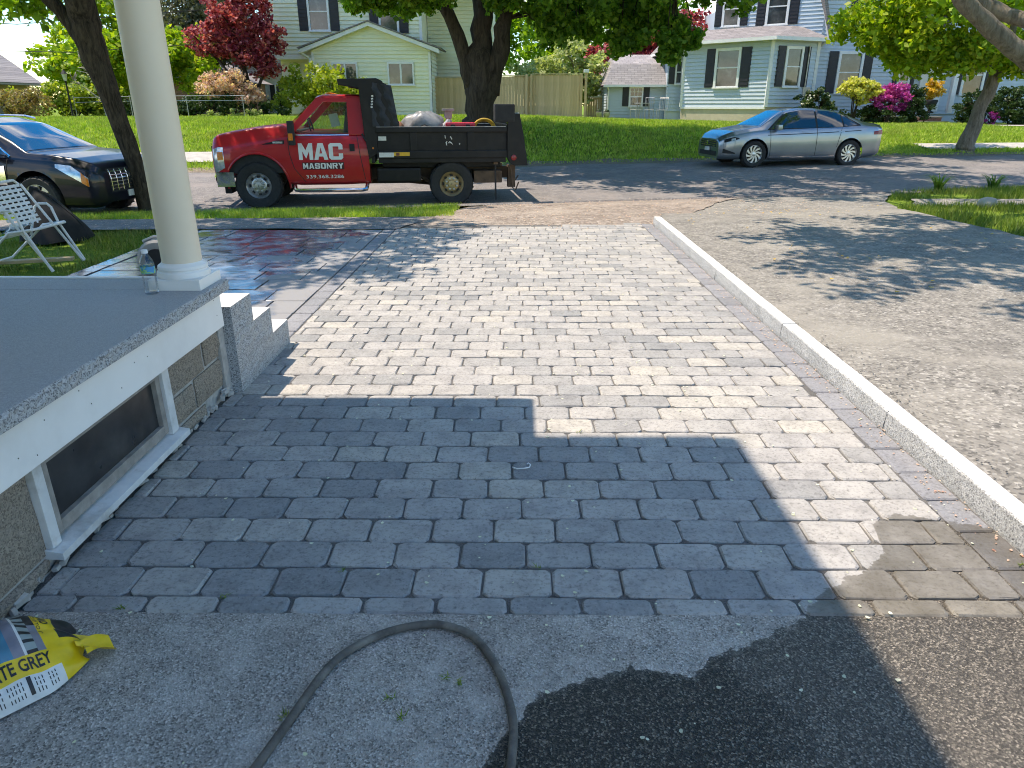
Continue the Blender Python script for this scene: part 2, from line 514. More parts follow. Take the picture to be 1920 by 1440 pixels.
def strip(name, rows, nx, dz, m, frame='xy', sub=6, kind='structure', dzf=None, ragged=0.0):
    """rows = [(y, x0, x1)] : a sheet that follows the land between two edges"""
    ys = np.array([r[0] for r in rows], float)
    yy = np.unique(np.concatenate([np.linspace(a, b, sub+1) for a, b in zip(ys[:-1], ys[1:])]))
    x0 = np.interp(yy, ys, [r[1] for r in rows]); x1 = np.interp(yy, ys, [r[2] for r in rows])
    rr = np.random.default_rng(len(name))
    if ragged:
        x0 = x0 + rr.normal(0, ragged, len(yy)); x1 = x1 + rr.normal(0, ragged, len(yy))
    t = np.linspace(0, 1, nx+1)
    X = x0[:, None]*(1-t) + x1[:, None]*t
    Y = np.repeat(yy[:, None], nx+1, 1)
    if ragged:
        Y[-1] += rr.normal(0, ragged, nx+1); Y[0] += rr.normal(0, ragged, nx+1)
    if frame == 'uv': X, Y = xy(X, Y)
    Z = hz(X, Y) + dz
    if dzf is not None: Z = Z + dzf(X, Y)
    V = np.stack([X, Y, Z], -1).reshape(-1, 3)
    n1 = nx+1; ny = len(yy)
    i, j = np.meshgrid(np.arange(nx), np.arange(ny-1)); a = (j*n1+i).ravel()
    o = put(name, mesh_np(name, V, np.stack([a, a+1, a+n1+1, a+n1], -1), True), m)
    o['kind'] = kind
    return o

M['dirt'] = m_asphalt('verge_dirt', (0.20, 0.155, 0.105), (0.36, 0.29, 0.20), (0.07, 0.05, 0.035), agg=45, sand=(0.17, 0.16, 0.07))
gx = np.unique(np.concatenate([np.linspace(-220, -24, 12), np.arange(-24, 30, 0.5), np.linspace(30, 220, 12)]))
gy = np.unique(np.concatenate([np.linspace(-60, 4, 8), np.arange(4, 42, 0.4), np.linspace(42, 400, 14)]))
def ground_sheet():
    X, Y = np.meshgrid(gx, gy); Z = hz(X, Y) - 0.035
    # soil bed under the near hard surfaces sits lower
    low = (X > -4.6) & (X < 5.4) & (Y < 9.6)
    Z = np.where(low, Z-0.04, Z)
    V = np.stack([X, Y, Z], -1).reshape(-1, 3); nx = len(gx)
    i, j = np.meshgrid(np.arange(nx-1), np.arange(len(gy)-1)); a = (j*nx+i).ravel()
    o = put('ground', mesh_np('ground', V, np.stack([a, a+1, a+nx+1, a+nx], -1), True), M['grass_ground'])
    o['kind'] = 'structure'
ground_sheet()
strip('road', [(12.45, -90, -7), (12.5, -90, -5.2), (13.0, -90, -4.0), (13.25, -90, 90), (14, -90, 90), (17, -90, 90), (20.1, -90, 90)], 180, 0.0, M['asphalt_road'], 'uv', 4)
# paler worn patch and darker repair strip in the road
strip('road_patch', [(15.6, 6.5, 13.0), (16.4, 6.0, 14.0), (17.4, 8.2, 13.4)], 12, 0.004, M['asphalt_side'], 'uv', 3, ragged=0.06)
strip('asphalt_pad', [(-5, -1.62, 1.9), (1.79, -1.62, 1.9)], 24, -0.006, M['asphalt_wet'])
strip('asphalt_driveway', [(-5, 1.905, 9.5), (3, 1.905, 9.0), (7.2, 1.905, 6.5), (8.2, 1.905, 5.85), (9.6, 1.905, 5.75), (10.9, 2.2, 5.9), (12.6, 2.6, 6.4), (14.0, 3.0, 7.2)], 24, 0.0, M['asphalt_old'],
      dzf=lambda X, Y: 0.062*(1-sstep(Y, 8.8, 11.5)) + 0.0, ragged=0.02)
strip('driveway_apron', [(8.95, -1.7, 1.88), (9.7, -1.5, 2.2), (11.0, -1.15, 2.7), (12.4, -0.8, 3.4), (13.45, -0.4, 4.2)], 20, -0.012, M['apron'], dzf=lambda X, Y: 0.024*sstep(Y, 9.3, 10.2), ragged=0.02)
strip('sidewalk', [(9.07, -60, -1.55), (10.65, -60, -1.15)], 80, 0.006, M['asphalt_side'], dzf=lambda X, Y: 0*X, ragged=0.02)
strip('far_sidewalk', [(21.65, -80, -0.5), (22.55, -80, -0.5)], 90, -0.012, M['concrete'], 'uv', 3)
strip('far_sidewalk', [(21.8, 17, 60), (22.7, 17, 60)], 50, -0.012, M['concrete'], 'uv', 3)
strip('road_shoulder', [(19.85, -60, 60), (20.75, -60, 60)], 200, 0.005, M['dirt'], 'uv', 5, ragged=0.10)
strip('front_path', [(31.0, 10.6, 40), (31.9, 10.6, 40)], 30, -0.012, M['concrete'])
strip('side_path', [(12.0, 6.6, 20), (12.9, 7.0, 20)], 16, 0.0, M['asphalt_old'], ragged=0.03)

# ------------------------------------------------------------------ paver driveway
def paver_mesh(name, w, d, seed, ch=0.0068, cr=0.019, jit=0.0040, th=0.035):
    """tumbled block: rounded corners, worn chamfer, about 40 triangles"""
    r = random.Random(seed)
    def ring(inset, z, jj):
        out = []
        hw, hd = w/2-inset, d/2-inset; c = max(0.006, cr-inset*0.6)
        for sx, sy, o in ((1,1,0),(-1,1,1),(-1,-1,0),(1,-1,1)):
            a = (sx*hw, sy*(hd-c)); b = (sx*(hw-c), sy*hd)
            for p in ((a, b) if o == 0 else (b, a)):
                out.append((p[0]+r.uniform(-jj, jj), p[1]+r.uniform(-jj, jj), z+r.uniform(-0.0012, 0.0012)))
        return out
    V = ring(ch, 0.0, jit) + ring(0.001, -ch*0.85, jit*0.7) + ring(0.001, -th, 0)
    Fs = [tuple(range(8))]
    for k in (0, 8):
        Fs += [(k+i, k+8+i, k+8+(i+1) % 8, k+(i+1) % 8) for i in range(8)]
    me = bpy.data.meshes.new(name); me.from_pydata(V, [], Fs); me.update()
    for p in me.polygons: p.use_smooth = False
    return me

drive = put('paver_driveway', None, None)
drive['kind'] = 'structure'
bed = strip('joint_sand', [(1.785, -1.66, 1.802), (4.4, -1.70, 1.802), (9.0, -1.75, 1.802), (9.55, -1.7, 1.802)], 12, -0.0095, M['joint'])
bed.parent = drive; del bed['kind']
PW, PD, JT = 0.2320, 0.1550, 0.0040
XL, XR = -1.575, 1.645
full = [paver_mesh('paver', PW-JT, PD-JT, 100+k) for k in range(7)]
half_cache = {}
def cut_mesh(w, d, seed):
    key = (round(w/0.012), round(d/0.012), seed % 3)
    if key not in half_cache:
        half_cache[key] = paver_mesh('paver', round(w/0.012)*0.012-JT, round(d/0.012)*0.012-JT, seed, cr=min(0.016, w*0.12))
    return half_cache[key]
place = []     # (x, y, mesh, mat)
r0 = random.Random(3)
def far_edge(x): return 9.07 + (x+1.7)*0.16
for k in range(-1, 52):
    if k == -1: y0, d = 1.786, 0.080
    else: y0, d = 1.866 + k*PD, PD
    off = (k % 2)*PW*0.5 + 0.03*math.sin(k*0.9) + r0.uniform(-0.012, 0.012)
    xl = XL if y0 < 4.45 else -1.555
    x = xl - (PW - (off + 0.07) % PW)
    while x < XR-0.02:
        a, b = max(x, xl), min(x+PW, XR)
        if b-a > 0.035 and y0+d < far_edge(a)+0.06:
            yc = y0+d/2 + r0.uniform(-0.002, 0.002)
            if b-a > PW-0.01 and d == PD: me = full[r0.randrange(7)]
            else: me = cut_mesh(b-a, d, r0.randrange(9))
            place.append(((a+b)/2, yc, me, M['paver'], b-a, d))
        x += PW
full_b = [paver_mesh('border_paver', 0.145, 0.222, 300+k, cr=0.012, jit=0.002) for k in range(4)]
y = 1.80
bord = []
while y < 9.4:
    bord.append((1.7225, y+0.114, full_b[r0.randrange(4)])); y += 0.228
y = 4.50
while y < 8.95:
    bord.append((-1.635, y+0.114, full_b[r0.randrange(4)])); y += 0.228
place.sort(key=lambda p: math.hypot(p[0], p[1]))
for x, y, me, m, w, d in place[:300]:
    o = bpy.data.objects.new('paver', me); COL.objects.link(o); o.parent = drive
    if not me.materials: me.materials.append(m)
    o.location = (x, y, r0.uniform(-0.0025, 0.0025))
    o.rotation_euler = (r0.uniform(-0.009, 0.009), r0.uniform(-0.008, 0.008), r0.uniform(-0.011, 0.011) + (math.pi if r0.random() < 0.5 and w > 0.2 and d > 0.1 else 0))
rest = MB()
for x, y, me, m, w, d in place[300:]:
    dz = r0.uniform(-0.002, 0.002)
    rest.add([(v.co.x+x, v.co.y+y, v.co.z+dz) for v in me.vertices], [tuple(p.vertices) for p in me.polygons])
me = bpy.data.meshes.new('far_pavers'); me.from_pydata(rest.v, [], rest.f); me.update()
o = put('far_pavers', me, M['paver'], drive); o['kind'] = 'stuff'
for x, y, me in bord:
    o = bpy.data.objects.new('border_paver', me); COL.objects.link(o); o.parent = drive
    if not me.materials: me.materials.append(M['border'])
    o.location = (x, y, r0.uniform(-0.002, 0.001)); o.rotation_euler = (0, 0, r0.uniform(-0.006, 0.006))

# ------------------------------------------------------------------ wet slab walkway
def m_wet_slab():
    m = NT('wet_slab'); v = m.pos()
    oi = m.n('ObjectInfo')
    col = m.ramp(oi.outputs['Random'], [(0.0, (0.085, 0.095, 0.12)), (0.5, (0.11, 0.12, 0.145)), (1.0, (0.14, 0.145, 0.165))])
    col = m.mix(m.ramp(m.noise(v, 30, 5, 0.7), [(0.45, 0.0), (0.75, 0.45)]), col, (0.05, 0.055, 0.065))
    big = m.noise(v, 1.3, 5, 0.6)
    x, y, z = m.sep(v)
    # film of water, dry towards the drive
    d = m.math('ADD', m.math('MULTIPLY', m.math('ADD', x, 2.05), -1.1), m.math('MULTIPLY', m.math('SUBTRACT', big, 0.5), 3.2))
    w = m.ramp(d, [(0.0, 0.0), (0.25, 1.0)])
    dry = m.mix(0.5, col, (0.40, 0.38, 0.36))
    m.set(color=m.mix(w, dry, col), rough=m.mix(w, (0.7, 0.7, 0.7), m.ramp(m.noise(v, 4.0, 4, 0.6), [(0.4, 0.05), (0.65, 0.28)])), spec=0.55)
    m.bump(m.noise(v, 7, 4, 0.6), 0.13, 0.008)
    return m.m
M['wet_slab'] = m_wet_slab()
walk = put('walkway', None, None); walk['kind'] = 'structure'
wb = strip('joint_sand', [(3.6, -4.22, -1.71), (9.06, -4.22, -1.71)], 8, -0.012, M['joint']); wb.parent = walk; del wb['kind']
slab_cache = {}
def slab_mesh(w, d, seed):
    key = (round(w, 2), round(d, 2), seed % 3)
    if key not in slab_cache:
        slab_cache[key] = paver_mesh('slab', w-0.008, d-0.008, seed+500, ch=0.004, cr=0.008, jit=0.002)
    return slab_cache[key]
y = 4.46; k = 0
while y < 8.95:
    x = -4.02; d = 0.365 if y + 0.365 < 9.03 else 9.03-y
    first = True
    while x < -1.72:
        w = (0.30 if k % 3 == 1 else 0.50 if k % 3 == 2 else 0.42) if first else r0.choice([0.42, 0.56, 0.56, 0.62])
        first = False
        if x+w > -1.72-0.12: w = -1.715-x
        o = bpy.data.objects.new('slab', slab_mesh(w, d, k)); COL.objects.link(o); o.parent = walk
        if not o.data.materials: o.data.materials.append(M['wet_slab'])
        o.location = (x+w/2, y+d/2, r0.uniform(-0.003, 0.001)); o.rotation_euler = (r0.uniform(-.004, .004), r0.uniform(-.004, .004), 0)
        x += w
    y += d; k += 1
y = 4.46
while y < 8.98:
    o = bpy.data.objects.new('edge_slab', slab_mesh(0.17, 0.30, 7)); COL.objects.link(o); o.parent = walk
    if not o.data.materials: o.data.materials.append(M['wet_slab'])
    o.location = (-4.115, y+0.15, 0); o.rotation_euler = (0, 0, r0.uniform(-.01, .01)); y += 0.304

# ------------------------------------------------------------------ granite curb
curb = thing('granite_curb', 'white topped grey granite curb edging the right side of the paver driveway', 'curb', (1.853, 5.6, 0))
ys = [1.30, 3.15, 4.62, 6.35, 8.0, 9.52]
for a, b in zip(ys[:-1], ys[1:]):
    mb = MB()
    n = 14
    rr = random.Random(int(a*10))
    def sec(t):
        y = a+0.003 + (b-a-0.006)*t - 5.6
        j = [rr.uniform(-0.004, 0.004) for _ in range(4)]
        return [(-0.050+j[0], y, -0.12), (-0.052+j[1], y, 0.02), (-0.048+j[2]*0.6, y, 0.090), (-0.042, y, 0.096+j[3]*0.3), (0.042, y, 0.096+j[3]*0.3), (0.048, y, 0.088), (0.048, y, -0.12)]
    secs = [sec(i/n) for i in range(n+1)]
    vs = [p for s_ in secs for p in s_]; q = 7
    fs = [(i*q+k, i*q+k+1, (i+1)*q+k+1, (i+1)*q+k) for i in range(n) for k in range(q-1)]
    fs += [tuple(range(q)), tuple(n*q+k for k in range(q))[::-1]]
    mb.add(vs, fs)
    mb.build('curb_stone', M['granite_curb'], curb)

# ------------------------------------------------------------------ own house: porch, steps, column, roofs overhead
house = thing('house', 'near house with granite porch, white fascia board and stone foundation', 'house', (0, 0, 0))
PZ = 0.648
for a, b in ((-4.0, 0.9), (0.903, 3.325), (3.328, 3.565)):
    MB().box(-3.5, -1.5, a, b, PZ-0.052, PZ).build('porch_slab', M['granite_top'], house, bevel=0.006)
# rough split edge of the slab, proud of it
def rough_edge(y0, y1, name):
    mb = MB(); n = int((y1-y0)/0.02); rr = random.Random(9)
    vs = []
    for i in range(n+1):
        y = y0+(y1-y0)*i/n
        for z in (PZ-0.0535, PZ-0.038, PZ-0.022, PZ-0.008, PZ-0.001):
            o = 0 if z in (PZ-0.0535, PZ-0.001) else rr.uniform(-0.004, 0.004)
            vs.append((-1.494+o+(0.0 if z < PZ-0.005 else -0.006), y, z))
    mb.add(vs, [(i*5+k, (i+1)*5+k, (i+1)*5+k+1, i*5+k+1) for i in range(n) for k in range(4)])
    mb.build(name, M['granite'], house)
rough_edge(0.905, 3.324, 'slab_edge'); rough_edge(3.329, 3.564, 'slab_edge')
MB().box(-3.5, -1.775, 3.568, 3.60, PZ-0.075, PZ+0.004).build('edge_trim', M['white_paint'], house, bevel=0.003)
MB().box(-1.575, -1.522, -4, 3.50, 0.416, PZ-0.0540).build('fascia', M['white_paint'], house, bevel=0.003)
mk = MB()
for y, z in ((3.42, .57), (3.43, .49), (2.62, .53), (2.72, .52), (2.05, .54), (2.3, .49), (1.98, .45), (2.25, .56), (1.9, .48), (2.5, .47)):
    mk.cbox((-1.5215, y, z), (0.0025, 0.0025, 0.004))
mk.build('nail_mark', M['black_matte'], house)['kind'] = 'stuff'
# foundation: mortar core and individual stones
MB().box(-1.70, -1.60, -4, 2.03, -0.05, 0.416).build('mortar_core', M['mortar'], house)
MB().box(-1.70, -1.602, 2.03, 2.94, -0.05, 0.05).build('mortar_core', M['mortar'], house)
MB().box(-1.70, -1.60, 2.94, 3.60, -0.05, 0.416).build('mortar_core', M['mortar'], house)
MB().box(-2.4, -1.704, -4, 3.58, -0.05, 0.598).build('foundation_wall', M['mortar'], house)
def stone(y0, y1, z0, z1, seed, name='foundation_stone'):
    rr = random.Random(seed); n, mm = 7, 5
    vs = []
    for j in range(mm+1):
        for i in range(n+1):
            e = min(i, n-i, j, mm-j)
            o = 0.0 if e == 0 else 0.013 + rr.uniform(-0.010, 0.009)
            vs.append((-1.592+o, y0+0.006+(y1-y0-0.012)*i/n + (rr.uniform(-.006, .006) if e else rr.uniform(-.003, .003)), z0+0.005+(z1-z0-0.01)*j/mm))
    fs = [(j*(n+1)+i, j*(n+1)+i+1, (j+1)*(n+1)+i+1, (j+1)*(n+1)+i) for j in range(mm) for i in range(n)]
    # sides back to the mortar
    def bk(idx): return [(-1.603, vs[k][1], vs[k][2]) for k in idx]
    ring = [i for i in range(n+1)] + [(j)*(n+1)+n for j in range(1, mm+1)] + [mm*(n+1)+i for i in range(n-1, -1, -1)] + [j*(n+1) for j in range(mm-1, 0, -1)]
    b0 = len(vs); vs += bk(ring)
    fs += [(ring[k], ring[(k+1) % len(ring)], b0+(k+1) % len(ring), b0+k) for k in range(len(ring))]
    MB().add(vs, fs).build(name, M['stone'], house, smooth=True)
stone(2.955, 3.345, 0.225, 0.414, 1); stone(3.36, 3.55, 0.235, 0.414, 2)
stone(2.955, 3.20, 0.075, 0.215, 3); stone(3.21, 3.55, 0.07, 0.225, 4)
stone(2.95, 3.3, 0.0, 0.065, 5); stone(1.35, 2.0, 0.06, 0.414, 6); stone(0.6, 1.34, 0.03, 0.414, 7); stone(1.2, 2.0, 0.0, 0.055, 8)
# cement footing crumbs
ft = MB(); rr = random.Random(4)
for k in range(60):
    y = rr.uniform(1.4, 3.6)
    ft.cbox((-1.59+rr.uniform(-.01, .02), y, rr.uniform(0, .02) + (0.05*rr.random() if y > 3.4 else 0)), (rr.uniform(.012, .025), rr.uniform(.015, .06), rr.uniform(.01, .028)), rr.uniform(-.5, .5), rr.uniform(-.4, .4))
ft.build('footing', M['mortar'], house, bevel=0.005)['kind'] = 'stuff'
MB().box(-1.60, -1.575, 3.53, 3.60, 0.0, 0.42).build('corner_strip', M['mortar'], house, bevel=0.006)
# basement window
win = MB()
win.box(-1.615, -1.566, 1.995, 2.042, 0.085, 0.4155); win.box(-1.615, -1.566, 2.885, 2.945, 0.085, 0.4155)
win.box(-1.612, -1.570, 2.042, 2.885, 0.398, 0.4155)
wo = win.build('window', M['white_worn'], house, bevel=0.003)
sash = MB()
for a in ((2.045, 2.085, .10, .395), (2.845, 2.882, .10, .395), (2.085, 2.845, .10, .145), (2.085, 2.845, .365, .395)):
    sash.box(-1.625, -1.580, *a)
sash.build('sash', M['old_wood'], wo, bevel=0.003)
MB().box(-1.608, -1.602, 2.08, 2.85, 0.14, 0.37).build('pane', M['dark_glass'], wo)
MB().prism([(-1.61, 0.088), (-1.532, 0.074), (-1.532, 0.046), (-1.61, 0.05)], 1.985, 2.975).build('sill', M['white_worn'], wo, bevel=0.003)
# granite steps
steps = thing('granite_steps', 'grey granite block steps leading down from the porch', 'steps', (-2.4, 4.0, 0))
for z0, z1, y1 in ((0.0, 0.163, 4.47), (0.165, 0.326, 4.18), (0.328, 0.487, 3.895)):
    mb = MB()
    nx = 1; n = 16; rr = random.Random(int(z1*100))
    for side in (0,):
        pass
    def fx(u_, v_):
        y = 3.60+(y1-3.60)*u_; z = z0+(z1-z0)*v_
        e = 0 if u_ in (0, 1) or v_ in (0, 1) else rr.uniform(-.006, .006)
        return (0.88+e, y-4.0, z)
    mb.grid(fx, n, 6)
    mb.add([(-0.75, -0.4, z0), (0.88, -0.4, z0), (0.88, y1-4, z0), (-0.75, y1-4, z0), (-0.75, -0.4, z1), (0.88, -0.4, z1), (0.88, y1-4, z1), (-0.75, y1-4, z1)],
           [(0, 3, 2, 1), (4, 5, 6, 7), (0, 1, 5, 4), (2, 3, 7, 6), (0, 4, 7, 3)])
    mb.build('step_block', M['granite'], steps, merge=True)
# column
cxx, cyy = -1.650, 3.43
colm = MB().box(cxx-.125, cxx+.125, cyy-.125, cyy+.125, PZ, PZ+.052).build('plinth', M['white_paint'], house, bevel=0.003)
MB().lathe([(.122, PZ+.0525), (.124, PZ+.062), (.120, PZ+.078), (.113, PZ+.083), (.112, PZ+.088), (.116, PZ+.094), (.113, PZ+.106), (.104, PZ+.112), (.098, PZ+.116), (.095, PZ+.122)], 40, c=(cxx, cyy, 0)).build('column_base', M['white_paint'], house, smooth=True)
MB().lathe([(.0920, PZ+.118), (.0920, 1.5), (.0905, 2.3), (.086, 2.72), (.10, 2.76), (.10, 2.80)], 40, c=(cxx, cyy, 0)).build('column', M['column'], house, smooth=True)
# the house above and behind, out of the picture; it throws the stepped shade on the pavers
MB().box(-6.0, -1.53, 3.28, 3.55, 2.80, 2.99).build('porch_beam', M['white_paint'], house)
MB().box(-1.77, -1.53, -4, 3.279, 2.80, 2.99).build('porch_beam', M['white_paint'], house)
MB().box(-7.5, -1.235, -6, 3.885, 2.993, 3.08).build('porch_roof', M['white_paint'], house)
siding = plain('own_siding', (0.55, 0.53, 0.48), 0.6, var=0.05)
MB().box(-7.5, -3.52, -6, 3.1, 0.0, 2.99).build('wall', siding, house)
MB().box(-7.5, -1.95, -6, 3.35, 3.083, 5.86).build('upper_wall', siding, house)
roofm = plain('own_shingles', (0.12, 0.115, 0.11), 0.9, var=0.2, scale=20)
MB().box(-7.9, -1.515, -6.2, 3.76, 5.865, 5.985).build('eave', M['white_paint'], house)
MB().add([(-7.85, -6.15, 5.99), (-1.56, -6.15, 5.99), (-1.56, 3.71, 5.99), (-7.85, 3.71, 5.99), (-4.7, -3.0, 7.9), (-4.7, 0.6, 7.9)],
         [(0, 1, 4), (1, 2, 5, 4), (2, 3, 5), (3, 0, 4, 5), (0, 3, 2, 1)]).build('main_roof', roofm, house)
# ------------------------------------------------------------------ vehicles
def car_paint(name, c, metal=0.0, rough=0.35, dust=0.0, coat=0.75, spec=0.5):
    m = NT(name); v = m.obj()
    f = m.noise(v, 2.5, 4)
    cc = m.ramp(f, [(0.3, tuple(x*0.92 for x in c)), (0.7, tuple(x*1.06 for x in c))])
    if dust:
        z = m.sep(v)[2]
        lo = m.ramp(m.math('SUBTRACT', m.math('ADD', z, m.math('MULTIPLY', m.noise(v, 7, 6, 0.7), 0.55)), 0.45), [(0.15, dust), (0.65, 0.0)])
        cc = m.mix(lo, cc, (0.16, 0.12, 0.095))
    m.set(color=cc, metal=metal, rough=rough, coat=coat, coatr=0.04, spec=spec)
    return m.m
M['red_paint'] = car_paint('red_paint', (0.47, 0.010, 0.016), dust=0.15, coat=0.5, spec=0.3)
M['navy_paint'] = car_paint('black_car_paint', (0.004, 0.005, 0.012), 0.0, 0.3, coat=0.45, spec=0.25)
M['silver_paint'] = car_paint('silver_paint', (0.27, 0.30, 0.335), 0.85, 0.30)
def m_glass(name, tint, alpha, ior=1.55, fw=1.0):
    m = NT(name)
    gl = m.n('BsdfGlossy'); gl.inputs['Roughness'].default_value = 0.02
    tr = m.n('BsdfTransparent'); tr.inputs['Color'].default_value = (*tint, 1)
    fr = m.n('Fresnel'); fr.inputs['IOR'].default_value = ior
    mx = m.n('MixShader')
    m.l(m.math('ADD', m.math('MULTIPLY', fr.outputs[0], fw), alpha), mx.inputs[0])
    m.l(tr.outputs[0], mx.inputs[1]); m.l(gl.outputs[0], mx.inputs[2]); m.l(mx.outputs[0], m.out.inputs['Surface'])
    return m.m
M['clear_glass'] = m_glass('clear_glass', (0.62, 0.74, 0.70), 0.05)
M['tint_glass'] = plain('tint_glass', (0.010, 0.013, 0.015), 0.03, var=0.3, spec=0.9, coat=1.0)
M['interior'] = plain('interior', (0.05, 0.05, 0.052), 0.8, var=0.3)

class Shell:
    """car body as a surface over side-view stations; x forward, y sideways, z up"""
    def __init__(s, st):
        xs = np.array([r[0] for r in st]); o = np.argsort(xs); s.xs = xs[o]
        s.t = {k: np.array([r[i+1] for r in st])[o] for i, k in enumerate(('zb', 'zs', 'zt', 'wm', 'wt'))}
    def p(s, x):
        return {k: float(np.interp(x, s.xs, a)) for k, a in s.t.items()}
    def sec(s, x):
        q = s.p(x); zb, zs, zt, wm, wt = q['zb'], q['zs'], q['zt'], q['wm'], q['wt']
        h = zs-zb
        c = [(wm*0.86, zb), (wm*0.955, zb+0.05), (wm*0.985, zb+0.22*h), (wm, zb+0.55*h), (wm*0.99, zb+0.82*h), (wm*0.955, zs),
             (wt+(wm*0.955-wt)*0.5, zs+(zt-zs)*0.50), (wt, zs+(zt-zs)*0.90), (wt*0.80, zt-0.010*min(1, (zt-zs)*4)), (wt*0.45, zt), (0.0, zt+0.002)]
        out = []
        n = len(c)
        for i in range(n-1):
            p0, p1, p2, p3 = c[max(i-1, 0)], c[i], c[i+1], c[min(i+2, n-1)]
            for k in range(4):
                t = k/4
                f = lambda a, b, c_, d: 0.5*((2*b)+(-a+c_)*t+(2*a-5*b+4*c_-d)*t*t+(-a+3*b-3*c_+d)*t**3)
                tw = 0.55
                lx = p1[0]+(p2[0]-p1[0])*t; lz = p1[1]+(p2[1]-p1[1])*t
                out.append((lx*(1-tw)+tw*f(p0[0], p1[0], p2[0], p3[0]), lz*(1-tw)+tw*f(p0[1], p1[1], p2[1], p3[1])))
        out.append(c[-1])
        return out
    def ys(s, x, z):
        a = s.sec(x)[:33]; zz = [q[1] for q in a]; yy = [q[0] for q in a]
        return float(np.interp(z, np.maximum.accumulate(zz), yy))
    def zs_(s, x, y):
        a = s.sec(x)[18:][::-1]
        return float(np.interp(abs(y), np.maximum.accumulate([q[0] for q in a]), [q[1] for q in a]))
    def body(s, name, m, parent, arches, nx=120, lo=None, hi=None):
        x0 = s.xs[0] if lo is None else lo; x1 = s.xs[-1] if hi is None else hi
        X = np.linspace(x0, x1, nx+1)
        secs = [s.sec(float(x)) for x in X]; k = len(secs[0])
        vs = []; ins = []
        for x, se in zip(X, secs):
            x = float(x)
            for y, z in se:
                xx, zz, inside = x, z, False
                if y > 0.45:
                    for ax, az, ar in arches:
                        d = math.hypot(x-ax, z-az)
                        if d < ar:
                            inside = True
                            if d > ar*0.70:
                                xx = ax+(x-ax)*ar/d; zz = az+(z-az)*ar/d
                            break
                vs.append((xx, y, zz)); ins.append(inside)
        fs = []
        for i in range(nx):
            for j in range(k-1):
                q = (i*k+j, (i+1)*k+j, (i+1)*k+j+1, i*k+j+1)
                if sum(ins[a] for a in q) >= 4: continue
                if any(ins[a] and any(math.hypot(X[a//k]-ax, secs[a//k][a % k][1]-az) <= ar*0.70 for ax, az, ar in arches) for a in q): continue
                fs.append(q)
        mb = MB(); mb.add(vs, fs); mb.add([(a, -b, c) for a, b, c in vs], [q[::-1] for q in fs])
        for e in (0, nx):
            ring = [vs[e*k+j] for j in range(k)] + [(a, -b, c) for a, b, c in [vs[e*k+j] for j in range(k-2, -1, -1)]]
            mb.add(ring, [tuple(range(len(ring)))])
        me = mb.mesh(name, smooth=True, merge=True)
        return put(name, me, m, parent)
    def side(s, name, lo, hi, m, parent, off=0.004, sgn=1, nx=16, nz=5):
        """panel lying on the flank between two (x,z) lines"""
        x0 = max(lo[0][0], hi[0][0]); x1 = min(lo[-1][0], hi[-1][0])
        mb = MB()
        def f(u_, v_):
            x = x0+(x1-x0)*u_
            z = np.interp(x, [p[0] for p in lo], [p[1] for p in lo])*(1-v_)+np.interp(x, [p[0] for p in hi], [p[1] for p in hi])*v_
            return (x, sgn*(s.ys(x, z)+off), z)
        mb.grid(f, nx, nz)
        return mb.build(name, m, parent, smooth=True)
    def top(s, name, x0, x1, k0, k1, m, parent, off=0.004, nx=14, ny=14):
        """panel on the upper surface, k0/k1 = share of the half width at both ends"""
        mb = MB()
        def f(u_, v_):
            x = x0+(x1-x0)*u_; q = s.p(x); w = (k0+(k1-k0)*u_)*q['wt']
            y = -w+2*w*v_
            return (x, y, s.zs_(x, y)+off)
        mb.grid(f, nx, ny)
        return mb.build(name, m, parent, smooth=True)

